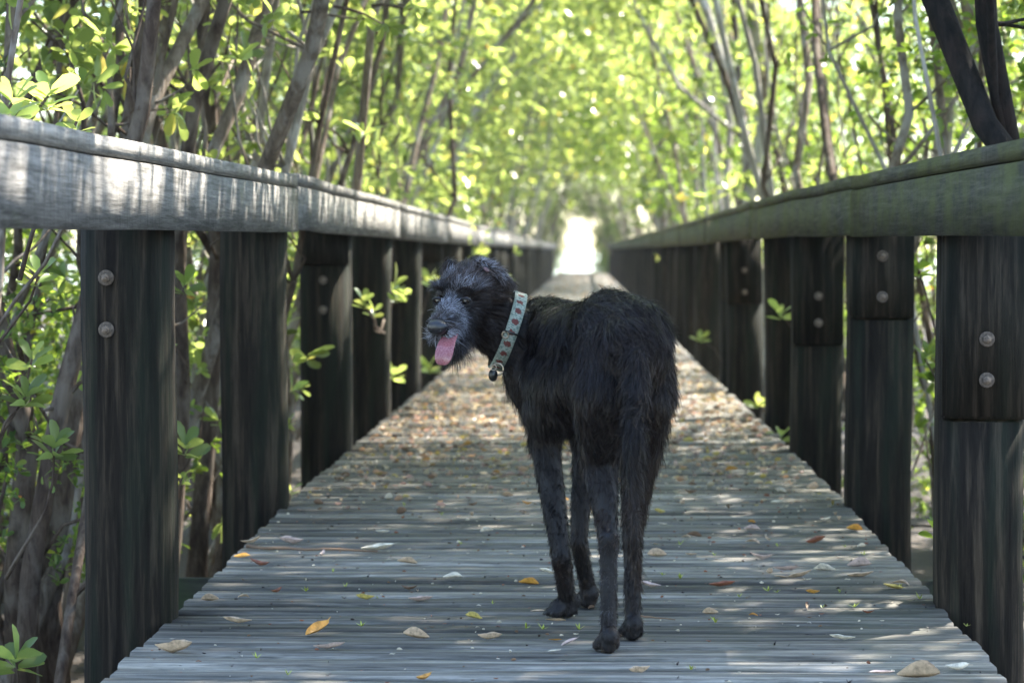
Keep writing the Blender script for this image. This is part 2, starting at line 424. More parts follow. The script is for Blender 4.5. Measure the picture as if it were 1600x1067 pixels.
NEAR_R = [crown_variant(26, 13, (1., 1., .9), True, .058, 30 + i, M['leaf_r']) for i in range(4)]
FAR = [crown_variant(22, 12, (1.15, 1.15, 1.2), False, .10, 50 + i, M['leaf']) for i in range(5)]
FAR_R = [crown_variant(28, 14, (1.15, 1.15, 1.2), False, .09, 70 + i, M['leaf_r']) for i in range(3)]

SINGLE_LEAF = npmesh('leaf', LEAF_HI_V, [LEAF_HI_F3, LEAF_HI_F4], True, {'tint': np.full(10, .5)}); SINGLE_LEAF.materials.append(M['leaf'])
SINGLES = []
for tnt in (.12, .3, .5, .7, .85):
    me = npmesh('leaf', LEAF_HI_V, [LEAF_HI_F3, LEAF_HI_F4], True, {'tint': np.full(10, tnt)}); me.materials.append(M['leaf']); SINGLES.append(me)
SINGLES_R = []
for tnt in (.12, .4, .7):
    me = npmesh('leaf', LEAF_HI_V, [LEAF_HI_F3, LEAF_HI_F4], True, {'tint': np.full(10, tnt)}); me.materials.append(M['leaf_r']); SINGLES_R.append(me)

def curve_pts(a, b, n=8, bow=.06, seed=0):
    g = np.random.default_rng(seed); a = np.array(tuple(a)); b = np.array(tuple(b)); L = np.linalg.norm(b - a)
    t = np.linspace(0, 1, n)[:, None]
    p = a + (b - a) * t + np.sin(t * np.pi) * g.normal(0, bow * L, 3) + np.sin(t * 2 * np.pi) * g.normal(0, bow * .5 * L, 3)
    p[1:-1] += g.normal(0, .008 * L, (n - 2, 3))
    return p
def place_leaf(parent, p, d, size, pool):
    o = link('leaf', random.choice(pool), parent)
    Rm = rot_from_dir(np.array([d], float), np.array([random.gauss(0, .6)]))[0]
    o.matrix_local = Matrix.Translation(Vector(p) - parent.location) @ Matrix(Rm.tolist()).to_4x4() @ Matrix.Diagonal((size, size, size, 1))
    return o
def in_light_corridor(c, r=1.):
    h = Vector(c) - SUN_DIR * (c[2] / SUN_DIR.z)
    return -1.3 - r * .5 < h.x < .9 + r * .5 and 12.3 < h.y < 38
def clampside(e, s):
    e = np.array(e, float)
    if e[2] < 2.6:
        lim = 1.3; sg = -1 if s[0] < 0 else 1
        if e[0] * sg < lim: e[0] = sg * (lim + .1 * random.random())
    return e
def tree(name, base, top, r0, r1, bark, label, group, crowns, limbs=2, seed=0, cat='tree', twigs=0, near_leaves=0, pool=None, bow=.05, hi=False):
    """trunk from base to top (world points), crowns: list of (center, scale, mesh)"""
    root = empty(name, tuple(base), label=label, cat=cat, group=group)
    g = np.random.default_rng(seed); b0 = np.array(tuple(base))
    pts = curve_pts(base, top, 10 if hi else 7, bow, seed)
    rad = np.linspace(r0, r1, len(pts)); rad[0] *= 1.25
    mb = MB(); mb.tube(pts - b0, rad, 10 if hi else 6, .06)
    mb.build('trunk', bark, root, True)
    for k in range(limbs):
        i = int(g.integers(len(pts) // 3, len(pts) - 1)); s = pts[i]
        if crowns and k < len(crowns): e = np.array(tuple(crowns[k][0]))
        else: e = s + np.array([g.normal(0, .5), g.normal(0, .5), g.uniform(.4, 1.2)])
        e = clampside(e, s) if e[2] < 2.6 else e
        lp = curve_pts(s, e, 6, .05, seed * 5 + k)
        mb = MB(); mb.tube(lp - b0, np.linspace(rad[i] * .5, max(.005, rad[i] * .15), 6), 6, .05); mb.build('limb', bark, root, True)
    if twigs:
        mb = MB()
        for k in range(twigs):
            i = int(g.integers(1, len(pts) - 1)); s = pts[i]
            e = s + np.array([g.normal(0, .2), g.normal(0, .3), g.uniform(.05, .6)])
            e = clampside(e, s)
            tp = curve_pts(s, e, 5, .1, seed * 9 + k); mb.tube(tp - b0, np.linspace(.007, .002, 5), 4)
        mb.build('twigs', bark, root, True, kind='stuff')
    for (c, s, me) in crowns:
        if name == 'mangrove_tree' and (seed >= 3000 or 200 <= seed < 212) and in_light_corridor(c) and g.uniform() < .88: continue
        o = link('crown', me, root, kind='stuff'); o.location = Vector(c) - Vector(base); o.scale = (s[0], s[1], s[2]); o.rotation_euler.z = g.uniform(0, 6.28)
    if near_leaves:
        for k in range(near_leaves // 6):
            i = g.integers(1, len(pts)); c = clampside(pts[i] + g.normal(0, .18, 3), pts[i])
            ax = g.normal(0, .5, 3) + np.array([0, -.2, .5])
            for q in range(6):
                v = g.normal(0, 1, 3) + ax * .8
                place_leaf(root, c, v, g.uniform(.05, .085), pool)
    return root

GRD = -.62
def seen(px0, py0, px1, py1, d0, d1=None):
    """trunk axis through two photo points extended to the ground"""
    d1 = d1 or d0
    a = P(px0, py0, d0); b_ = P(px1, py1, d1)
    dr = (b_ - a).normalized(); tg = (a.z - GRD) / dr.z
    base = a - dr * tg
    return base, a, b_
# --- named trees, left bank: (px,py at rail) (px,py at top) depth width bark
left_named = [
    (188, 215, 213, 0, 8.6, .05, 'bark_brown', 'upright brown stem rising behind the left railing, nearest the left edge of the photo'),
    (272, 240, 350, 0, 9.2, .082, 'bark', 'lichen-grey trunk leaning right, left one of the close pair behind the railing'),
    (318, 250, 388, 0, 9.9, .085, 'bark', 'grey-brown trunk leaning right, right one of the close pair behind the railing'),
    (365, 250, 405, 60, 11.0, .06, 'bark_pale', 'pale sunlit slim trunk just right of the close pair'),
    (412, 262, 492, 0, 9.6, .095, 'bark', 'thick trunk leaning right above the joint in the left railing cap'),
    (452, 268, 540, 30, 10.6, .06, 'bark_pale', 'sunlit pale trunk close behind the thick leaning trunk'),
    (486, 275, 545, 60, 12.5, .05, 'bark', 'slim blurred stem between the thick leaning trunk and the curved brown one'),
    (520, 280, 590, 30, 12.8, .052, 'bark_brown', 'curved brown trunk right of the leaning group, with a lit right edge'),
    (560, 250, 620, 0, 17, .08, 'bark', 'soft grey trunk behind the curved brown one'),
    (648, 210, 690, 0, 20, .08, 'bark', 'left stem of the blurred fan of grey trunks left of centre'),
    (668, 210, 760, 0, 21.5, .085, 'bark', 'middle stem of the blurred fan of grey trunks left of centre'),
    (690, 200, 835, 0, 24, .085, 'bark', 'right, most slanting stem of the blurred fan of grey trunks'),
    (748, 200, 850, 0, 34, .13, 'bark_pale', 'long blurred trunk leaning right near the middle of the photo'),
    (40, 170, 62, 0, 9.8, .06, 'bark_brown', 'brown stem at the left photo edge above the low end of the railing'),
    (120, 200, 110, 0, 12, .06, 'bark_brown', 'dim brown stem behind the big pale-leaved sprig at top left'),
]
for k, (a0, b0, a1, b1, d, wd, bk, lab) in enumerate(left_named):
    base, a, bb = seen(a0, b0, a1, b1, d, d + random.uniform(-.3, .6))
    top = bb + (bb - a).normalized() * random.uniform(1.6, 2.6)
    cr = [(top + Vector((random.gauss(-.3, .4), random.gauss(0, .4), random.uniform(-.3, .4))), (1.0,) * 3, NEAR[k % 4])]
    tree('mangrove_tree', base, top, wd / 2 * .66, wd / 2 * .5, M[bk], lab, 'leaning mangrove trunks behind the left railing', cr, 3, 100 + k, twigs=14, near_leaves=96 if d < 14 else 30, pool=SINGLES, bow=.007, hi=True)
# --- named trees, right bank
right_named = [
    (1597, 245, 1455, -20, 7.4, .072, 'bark_black', 'thick black trunk leaning left at the right edge, lower stem of the dark fork'),
    (1562, 190, 1525, -20, 7.5, .062, 'bark_black', 'black upright stem crossing the leaning black trunk at top right'),
    (1118, 290, 1062, 30, 25, .08, 'bark_pale', 'pale trunk bowed to the left above the right railing, nearest the photo centre'),
    (1182, 300, 1172, 0, 20, .09, 'bark_pale', 'straight pale trunk, the thickest of the uprights right of centre'),
    (1128, 300, 1102, 0, 25, .06, 'bark_pale', 'pale thin trunk between the bowed one and the thickest upright'),
    (1216, 300, 1193, 0, 17, .036, 'bark_brown', 'thin dark stem just right of the thickest pale upright'),
    (1150, 300, 1148, 100, 22, .055, 'bark_brown', 'brown stem standing between two pale uprights right of centre'),
    (1252, 290, 1248, 60, 16, .05, 'bark', 'slim brownish trunk behind the leafy branches right of the thin dark stem'),
    (1288, 285, 1275, 180, 14, .05, 'bark_brown', 'short reddish trunk rising just left of the joint in the right railing'),
    (1480, 240, 1468, 60, 13, .1, 'bark_pale', 'broad pale trunk half hidden by leaves left of the black trunk'),
    (1418, 250, 1425, 20, 11, .04, 'bark', 'slender grey stem in the shaded leaves above the right railing'),
    (1040, 330, 1030, 60, 45, .12, 'bark', 'grey stem far back above the far part of the right railing'),
]
for k, (a0, b0, a1, b1, d, wd, bk, lab) in enumerate(right_named):
    base, a, bb = seen(a0, b0, a1, b1, d, d + random.uniform(-.2, .4))
    top = bb + (bb - a).normalized() * random.uniform(1.4, 2.6)
    cr = [(top + Vector((random.gauss(.2, .4), random.gauss(0, .4), random.uniform(-.2, .5))), (1.0,) * 3, NEAR_R[k % 4])]
    tree('mangrove_tree', base, top, wd / 2 * 1.15, wd / 2 * .8, M[bk], lab, 'mangrove trunks behind the right railing', cr, 3, 200 + k, twigs=14, near_leaves=72 if d < 15 else 30, pool=SINGLES_R, bow=.007 if k != 2 else .03, hi=True)

# --- thickets: slender stems with crowns
def thicket(side, n, y0, y1, xmin, xspread, label, group, lean, crz, seed):
    g = np.random.default_rng(seed)
    for k in range(n):
        y = y0 + (y1 - y0) * ((k + g.uniform()) / n) ** 1.15
        x = side * (xmin + g.uniform(0, 1) ** 1.2 * xspread * min(1., .5 + y / 40))
        h = g.uniform(3.0, 5.2) + y * .035
        top = (x - side * lean * h * g.uniform(.1, .55), y + g.normal(0, .3), h)
        bk = random.choice(['bark', 'bark', 'bark_brown', 'bark_pale'])
        hi = y < 16
        pool_ = (NEAR if side < 0 or g.uniform() < .35 else NEAR_R) if hi else (FAR if side < 0 or g.uniform() < .5 else FAR_R)
        cr = []
        nc = 3 if y > 14 else 2
        for q in range(nc):
            cz = g.uniform(*crz) + (y * .03 if q else 0)
            if q == 0: cz = h * g.uniform(.9, 1.05)
            f = min(1, cz / h)
            sc_ = g.uniform(.75, 1.25)
            cx_ = x + (top[0] - x) * f + g.normal(0, .45)
            if cz < 3 and abs(cx_) < 1.25 + sc_ * .8: cx_ = side * (1.25 + sc_ * .8)
            cr.append(((cx_, y + g.normal(0, .5), cz), (sc_, sc_, sc_ * g.uniform(.8, 1.1)), pool_[int(g.integers(len(pool_)))]))
        lab = label; sd = 'left' if side < 0 else 'right'; posts = POST_YL if side < 0 else POST_YR
        pi = int(np.searchsorted(posts, y)); ORD = ['', 'first', 'second', 'third', 'fourth', 'fifth', 'sixth', 'seventh', 'eighth', 'ninth', 'tenth', 'eleventh', 'twelfth']
        tone = {'bark': 'grey', 'bark_brown': 'brown', 'bark_pale': 'pale'}[bk]
        depth = 'close behind' if abs(x) < 2.6 else ('a little way behind' if abs(x) < 3.9 else 'well back behind')
        if 2 <= pi <= 12: lab = f'slender {tone}-stemmed mangrove growing {depth} the {ORD[pi - 1]} post of the {sd} railing'
        tree('mangrove_tree', (x, y, GRD), top, g.uniform(.02, .038), .010, M[bk], lab, group, cr, 1, seed * 1000 + k, twigs=6 if hi else 0, bow=.025)
thicket(-1, 84, 9, 98, 1.6, 4.2, 'slender mangrove tree in the dense sunlit thicket beyond the left railing', 'mangroves of the left thicket', .9, (.4, 3.2), 11)
thicket(1, 84, 8, 98, 1.6, 3.8, 'slender mangrove tree in the dense thicket beyond the right railing', 'mangroves of the right thicket', .75, (.4, 3.4), 12)
def stems(side, n, y0, y1, seed, label, group):
    g = np.random.default_rng(seed)
    for k in range(n):
        y = g.uniform(y0, y1); x = side * g.uniform(1.45, 3.6); h = g.uniform(2.4, 3.6)
        tree('mangrove_sapling', (x, y, GRD), (x + (.12 * h if side < 0 else -.1 * h) * g.uniform(-.6, 2.4), y + g.normal(0, .4), h), g.uniform(.010, .022), .006,
             M[random.choice(['bark', 'bark_brown', 'bark_brown', 'bark_pale'])], label, group, [], 2, seed * 100 + k, cat='sapling', twigs=5, bow=.03)
stems(-1, 46, 7.2, 17, 31, 'thin leafless-looking mangrove stem among many between the thicker trunks on the left', 'thin stems on the left')
stems(1, 30, 7.8, 20, 32, 'thin leafless-looking mangrove stem among many between the trunks on the right', 'thin stems on the right')
# trees whose crowns arch over the path: heights and sides chosen so the tunnel closes with distance
def arch(side, y, x, h, over, s, label, group, seed, pool, n=3, zb=0.):
    g = np.random.default_rng(seed)
    top = (side * max(1.15, x - .5), y + g.normal(0, .3), h * .93)
    cr = []
    for q in range(n):
        cr.append(((over + g.normal(0, .7), y + g.normal(0, 1.0), h + g.uniform(-.5, .5) + zb), (s * g.uniform(.8, 1.15),) * 3, pool[int(g.integers(len(pool)))]))
    tree('mangrove_tree', (side * x, y, GRD), top, .06, .02, M['bark'], label, group, cr, 2, seed, bow=.02)
k = 0
for y in np.arange(30, 100, 5.0):
    h = 3.2 + (y - 27) * .055 if y < 70 else 5.6 - (y - 70) * .075
    sd_ = -1 if k % 2 else 1
    arch(sd_, y, random.uniform(1.8, 2.6), h + random.uniform(0, .8), random.uniform(-.8, .8), 1.0, 'mangrove tree arching its crown over the far boardwalk', 'trees arching over the boardwalk', 3000 + k, FAR)
    arch(-sd_, y + 2.4, random.uniform(1.8, 3), h + random.uniform(1.2, 2.6), random.uniform(-1.5, 1.5), 1.2, 'mangrove tree arching its crown over the far boardwalk', 'trees arching over the boardwalk', 3100 + k, FAR)
    k += 1
# tall right-bank trees, added out of view to shade the near deck
k = 0
for (x, y, z, s) in [(2.3, 7.2, 4.6, 1.0), (3.4, 8.4, 5.2, 1.1), (2.6, 9.6, 4.8, 1.1), (3.6, 10.6, 5.4, 1.1), (2.4, 11.6, 4.9, 1.0), (3.2, 12.8, 5.2, 1.1), (4.3, 9.4, 5.8, 1.2), (2.2, 13.8, 4.6, .9),
                     (4.4, 12.2, 6.0, 1.1), (3.1, 6.6, 5.0, 1.0), (2.9, 15.2, 5.0, .9), (4.2, 7.4, 5.9, 1.1), (2.0, 6.9, 3.9, .8), (2.1, 8.6, 4.1, .8), (2.0, 10.4, 4.0, .85), (3.0, 10.0, 4.6, 1.), (3.0, 7.8, 4.4, 1.), (2.7, 11.9, 4.4, .9), (2.2, 12.9, 4.1, .7)]:
    cr = [((x, y, z), (s,) * 3, NEAR_R[k % 4]), ((x + .3, y - .3, z + .5), (s * 1.1,) * 3, NEAR[(k + 1) % 4])]
    tree('mangrove_tree', (x + .2 if x > 1.6 else 2., y, GRD), (x, y, z), .06, .02, M['bark'], 'unseen tall mangrove tree added so its high crown shades the near deck', 'unseen trees added to shade the near deck', cr, 1, 4000 + k, bow=.04)
    k += 1
# low shrubs behind both railings
def shrubs(side, n, y0, y1, seed, label, group):
    g = np.random.default_rng(seed)
    for k in range(n):
        y = y0 + (y1 - y0) * ((k + g.uniform()) / n) ** 1.3; s = g.uniform(.4, .75); x = side * (1.35 + s * 1.0 + g.uniform(0, 1.1))
        zc = g.uniform(-.1, .9)
        root = empty('mangrove_shrub', (x, y, GRD), label=label, cat='shrub', group=group)
        mb = MB()
        for q in range(5):
            e = np.array([g.normal(0, .4 * s), g.normal(0, .4 * s), zc - GRD + g.uniform(0, .5)]); mb.tube(curve_pts((0, 0, 0), e, 6, .1, seed * 77 + k * 5 + q), np.linspace(.014, .004, 6), 5)
        mb.build('stems', M['bark_brown'], root, True)
        pl = NEAR_R if y < 20 else FAR
        o = link('foliage', pl[int(g.integers(len(pl)))], root, kind='stuff'); o.location = (0, 0, zc - GRD + .1); o.scale = (s, s, s); o.rotation_euler.z = g.uniform(0, 6.28)
shrubs(-1, 60, 7.5, 95, 21, 'leafy low mangrove shrub growing against the outside of the left railing', 'shrubs outside the left railing')
shrubs(1, 46, 8, 98, 22, 'leafy low mangrove shrub growing against the outside of the right railing', 'shrubs outside the right railing')
# leafier trees standing close behind the right railing and low behind both
for k, (x, y, z, s_, pool_, lab) in enumerate([
        (2.25, 9.6, 1.75, .85, NEAR_R, 'dense dark glossy-leaved crown right of the short reddish trunk, above the near right railing'),
        (2.9, 11.4, 2.3, 1.0, NEAR_R, 'dark leafy crown behind the black forked trunk at the top right'),
        (2.2, 12.4, 1.5, .8, NEAR_R, 'dark leafy crown over the joint in the right railing'),
        (3.2, 14.0, 2.2, 1.1, NEAR_R, 'tall leafy crown between the thin dark stem and the joint of the right railing'),
        (2.6, 16.5, 1.6, .9, NEAR_R, 'leafy crown low behind the right railing right of the thickest pale upright'),
        (2.2, 9.4, .35, .8, NEAR_R, 'leafy low growth seen in the gap between the two nearest right posts'),
        (2.6, 11.6, .3, .9, NEAR_R, 'leafy low growth seen between the second and third right posts'),
        (1.95, 11.0, -.15, .5, NEAR_R, 'low dark leafy growth above the mud left of the nearest right post'),
        (2.05, 13.2, -.25, .6, NEAR_R, 'low growth deeper behind the gap before the nearest right post'),
        (2.25, 15.6, -.2, .75, NEAR_R, 'farthest low growth seen through the gap left of the nearest right post'),
        (2.1, 8.0, -.1, .6, NEAR_R, 'low bushy growth beside the nearest right post'),
        (-2.4, 8.6, .35, .75, NEAR_R, 'dark bushy growth behind the first left post'),
        (-2.9, 10.2, .2, .95, NEAR_R, 'dark bushy growth far left beneath the railing'),
        (-2.3, 11.4, .5, .7, NEAR_R, 'dark bushy growth between the first and second left posts'),
        (-2.5, 13.0, .2, .8, NEAR_R, 'dark bushy growth between the second and third left posts')]):
    tree('mangrove_shrub', (x + .1, y, GRD), (x, y, z + .3), .022, .008, M['bark_brown'], lab, 'bushy mangroves close behind the railings', [((x, y, z), (s_, s_, s_ * .8), pool_[k % 4])], 1, 9000 + k * 3, cat='shrub', bow=.03)
# thick stems seen low between the left posts
for k, (a0, b0, a1, b1, d, wd, lab) in enumerate([
        (300, 860, 300, 380, 10.2, .09, 'reddish brown trunk seen between the first and second left posts'),
        (270, 900, 345, 420, 9.4, .075, 'slanting brown trunk low between the first and second left posts'),
        (100, 1000, 150, 520, 8.6, .10, 'thick brown trunk beside the first left post, low at the left edge'),
        (25, 960, 8, 480, 8.4, .085, 'dark brown trunk at the lower left photo edge'),
        (55, 1060, 120, 760, 8.0, .07, 'leaning brown trunk at the bottom left corner'),
        (325, 700, 262, 400, 11.5, .08, 'brown trunk crossing behind the slanting one between the left posts')]):
    base, a, bb = seen(a0, b0, a1, b1, d)
    tree('mangrove_tree', base, bb + (bb - a).normalized() * 3.2, wd / 2 * .9, wd / 2 * .4, M['bark_brown'], lab, 'brown trunks low behind the left posts',
         [(bb + Vector((-.3, .5, 2.)), (.9,) * 3, NEAR[k % 4])], 3, 500 + k, twigs=22, bow=.03, hi=True)
# end of the tunnel: foliage round the bright opening
for k, (x, z, s) in enumerate([(.95, .9, .5), (.88, 1.6, .42), (-1.2, 1.0, .42), (-.35, 2.35, .4), (.45, 2.25, .4), (-.95, 1.75, .4), (1.0, .2, .45), (.78, .45, .42), (.72, 1.05, .38), (.66, 1.55, .35), (-1.08, .5, .38), (-1.02, 1.1, .36), (-.85, 1.6, .33), (.0, 2.25, .35), (.85, .1, .45), (-1.1, .0, .4), (-1.75, .8, .85), (-1.65, 1.9, .8), (-1.0, 2.75, .8), (-.1, 3.0, .85), (.8, 2.75, .8), (1.15, 1.9, .7), (1.25, .8, .8), (1.0, .0, .55), (-1.4, 2.2, .6), (.9, 1.3, .45), (-1.25, .6, .4), (.3, 2.75, .5), (-2.9, 1.6, 1.), (2.6, 1.6, 1.), (-.5, 5.2, 1.3), (1.4, 5.0, 1.3), (-2.4, 4.6, 1.2),
                              (2.9, 3.6, 1.2), (-3.6, 3.2, 1.2), (0.3, 7, 1.5), (-2.5, 6.8, 1.5), (3, 6.5, 1.5), (-4.6, 5.2, 1.5), (4.6, 5.2, 1.5), (-4.8, 1.4, 1.3), (4.4, 1.6, 1.3), (-1.5, 9, 1.6), (1.8, 9, 1.6), (-4, 8.6, 1.6), (4.3, 8.6, 1.6)]):
    y = 99 + random.uniform(-1.5, 1.5)
    sx = (-1 if x < 0 else 1) * max(1.6, abs(x))
    tree('mangrove_tree', (sx, y, GRD), (x, y, z), .05, .02, M['bark'], 'mangrove tree framing the bright far opening of the leafy tunnel', 'trees framing the far opening',
         [((x, y, z), (s,) * 3, FAR[k % 5]), ((x + (.15 if x > 0 else -.15), y + .8, z + .1), (s * .95,) * 3, FAR_R[(k + 2) % 3]), ((x, y + 2.2, z), (s,) * 3, FAR[(k + 3) % 5])], 0, 6000 + k)

# ------------------------------------------------------------------ sprigs poking in near the railings (each leaf its own part)
def sprig(px, py, d, n, ln, label, pool, spread=1., ax=(.1, -.3, .8), stem_to=None, tintp=None):
    c = P(px, py, d); st = P(*stem_to) if stem_to else c + Vector((-.15 if px < 900 else .15, .1, -.35))
    root = empty('mangrove_branch', tuple(st), label=label, cat='branch')
    mb = MB(); mb.tube(curve_pts(Vector((0, 0, 0)), c - st, 6, .06, int(px)), np.linspace(.006, .003, 6), 6); mb.build('stem', M['bark_brown'], root, True)
    axv = Vector(ax).normalized()
    for q in range(n):
        az = q * 2.4 + random.uniform(-.3, .3); t1 = axv.orthogonal().normalized(); t2 = axv.cross(t1)
        lift = .15 + 1.2 * (q / n) * random.uniform(.7, 1.2)
        dd = (t1 * math.cos(az) + t2 * math.sin(az)) * spread + axv * lift
        back = .0 if q > n * .5 else .02
        place_leaf(root, c - axv * (back + .02 * random.random() * (n - q) / n), dd, ln * random.uniform(.75, 1.1), pool)
    return root
BR, DK, MD = SINGLES[3:], SINGLES[:2], SINGLES[1:4]
sprig(75, 150, 5.6, 14, .082, 'large bright yellow-green leaf cluster above the near end of the left railing', BR, 1.1)
sprig(20, 160, 5.4, 12, .075, 'leaf cluster with pale backs at the left photo edge just above the railing', MD)
sprig(120, 190, 5.9, 8, .06, 'small bright leaf cluster touching the railing cap at top left', BR)
sprig(60, 430, 7.0, 12, .07, 'bright green leaf cluster under the railing at the left edge', BR)
sprig(40, 620, 6.9, 14, .08, 'upper blue-green leaf cluster left of the first post', DK)
sprig(85, 700, 6.9, 14, .08, 'lower blue-green leaf cluster against the first left post', DK)
sprig(50, 560, 7.3, 9, .07, 'green leaf cluster between the upper leaves left of the first post', MD)
sprig(25, 1030, 6.3, 12, .095, 'glossy leaf cluster in the bottom left corner', MD, 1.1)
sprig(290, 445, 8.0, 10, .07, 'whorl of green leaves between the first and second left posts near the railing', MD)
sprig(290, 700, 7.8, 12, .085, 'blue-green leaf whorl low between the first and second left posts', DK)
sprig(285, 745, 8.3, 6, .05, 'small yellow-green leaves under the low leaf whorl between the left posts', BR)
sprig(568, 470, 11.6, 9, .07, 'sunlit yellow leaf cluster beside the third left post', BR, stem_to=(600, 500, 12.4))
sprig(585, 485, 11.9, 7, .06, 'small pale leaves below the sunlit cluster beside the third left post', BR, stem_to=(600, 520, 12.4))
sprig(622, 462, 14.4, 9, .09, 'green leaf whorl between the fourth and fifth left posts', MD)
sprig(615, 585, 14.2, 8, .09, 'low pale and green leaf whorl between the fourth and fifth left posts', MD)
sprig(672, 440, 17.4, 10, .1, 'bright leaves behind the dog head near its brow', BR)
sprig(670, 575, 16.6, 10, .1, 'bright low leaves beside the dog tongue', BR)
sprig(748, 395, 24, 12, .12, 'blurred bright leaves under the left rail above the dog ear', BR)
sprig(783, 440, 26, 12, .13, 'blurred bright leaves between the dog collar and the far left posts', BR)
sprig(450, 660, 11.0, 9, .06, 'bright green leaves in the gap right of the second left post', BR)
sprig(455, 765, 10.6, 7, .06, 'low bright leaves beside the deck edge right of the second left post', BR)
sprig(610, 45, 9.6, 12, .075, 'dark green leaf spray hanging in at the top, left of centre', SINGLES[:3], 1., (.4, -.1, -.5), stem_to=(520, 10, 9.6))
sprig(570, 30, 9.8, 10, .07, 'green leaf spray beside the dark spray at the top', SINGLES[1:4], 1., (.2, -.1, -.5), stem_to=(470, 20, 9.8))
sprig(650, 12, 9.9, 9, .06, 'leaf spray cut by the top photo edge, rightmost of the three', SINGLES[1:4], 1., (.3, 0, -.4), stem_to=(580, 10, 9.9))
sprig(1435, 420, 9.4, 10, .065, 'green leaves right of the second bolted right post, just under the rail', SINGLES_R)
sprig(1445, 560, 9.2, 8, .06, 'leaves with a bright upright one between the near right posts', SINGLES_R)
sprig(1462, 830, 8.6, 5, .075, 'thin white-lit leaf low between the near right posts', SINGLES_R)
sprig(1480, 935, 8.2, 4, .06, 'bright green leaf beside the deck edge at the near right post', BR)
sprig(1222, 490, 12.6, 7, .09, 'leaves growing out between the right posts at bolt height', MD)
sprig(1222, 680, 12.2, 6, .08, 'low leaves with a white bloom between the right posts', MD)
sprig(1188, 628, 14.8, 6, .09, 'small bright leaves low between the far right posts', BR)
sprig(1096, 528, 18.4, 6, .09, 'tiny blurred leaves at the deck edge on the right', BR)

# ------------------------------------------------------------------ air
hz = bpy.data.materials.new('haze'); hz.use_nodes = True; t = hz.node_tree; t.nodes.clear()
ho = t.nodes.new('ShaderNodeOutputMaterial'); hv = t.nodes.new('ShaderNodeVolumePrincipled')
hv.inputs['Color'].default_value = (.93, .96, 1, 1); hv.inputs['Density'].default_value = .0003; hv.inputs['Anisotropy'].default_value = .3
t.links.new(hv.outputs[0], ho.inputs['Volume'])
mb = MB(); mb.box((-30, -3, -1.9), (30, 112, 14)); mb.build('haze', hz, kind='stuff')

# ------------------------------------------------------------------ fallen leaves and litter on the deck
def litter_mat(name, col, trans=.15):
    m, t, b = newmat(name)
    tc = N(t, 'ShaderNodeTexCoord'); oi = N(t, 'ShaderNodeObjectInfo'); n = noise(t, tc.outputs['Object'], 5.5, 5, .7)
    a = ramp(t, n.outputs[0], [(.32, tuple(c * .45 for c in col)), (.45, tuple(c * .8 for c in col)), (.65, tuple(min(1, c * 1.15) for c in col))])
    t.links.new(a.outputs[0], b.inputs['Base Color']); b.inputs['Roughness'].default_value = .45
    return m
LM = {'tan': litter_mat('tan_leaf', (.60, .43, .28)), 'pink': litter_mat('pinkish_leaf', (.62, .46, .39)), 'orange': litter_mat('orange_leaf', (.62, .30, .05)),
      'pale': litter_mat('pale_leaf', (.74, .65, .50)), 'red': litter_mat('red_brown_leaf', (.28, .10, .05)), 'brown': litter_mat('brown_leaf', (.2, .12, .07)),
      'yellow': litter_mat('yellow_leaf', (.6, .46, .12)), 'dark': litter_mat('dark_bit', (.03, .02, .02)), 'green': litter_mat('green_bit', (.40, .45, .06))}
def dead_leaf_geom(curl, fold, seed):
    g = np.random.default_rng(seed); V = []; n = 8
    prof = [0.02, .10, .16, .20, .215, .20, .13, .03]
    for i in range(n):
        u = i / (n - 1); z = curl * (u - .5) ** 2 * 1.6 + g.normal(0, .008)
        for s in (-1, -.5, 0, .5, 1):
            wv = prof[i] * (1 - .35 * fold * abs(s)); V.append((u - .5, s * wv + .03 * math.sin(u * 5), z + fold * abs(s) ** 1.6 * prof[i] * 1.2))
    F = [(i * 5 + j, (i + 1) * 5 + j, (i + 1) * 5 + j + 1, i * 5 + j + 1) for i in range(n - 1) for j in range(4)]
    V = np.array(V); st = len(V)
    sV = [(.5, -.012, V[-3][2]), (.5, .012, V[-3][2]), (.68, .03, V[-3][2] + .03), (.68, .02, V[-3][2] + .03)]
    V = np.concatenate([V, sV]); V[:, 2] -= V[:, 2].min()
    return V, [np.array(F), np.array([(st, st + 1, st + 2, st + 3)])]
DL = [dead_leaf_geom(c, f, i) for i, (c, f) in enumerate([(.12, .4), (.3, .6), (.45, 1.0), (.1, 1.2), (.6, .6), (.25, 1.5), (-.25, .6), (.35, 1.9)])]
_dl = {}
def dead_leaf(vi, mk):
    if (vi, mk) not in _dl:
        me = npmesh('fallen_leaf', DL[vi][0], DL[vi][1], True); me.materials.append(LM[mk]); _dl[(vi, mk)] = me
    return _dl[(vi, mk)]
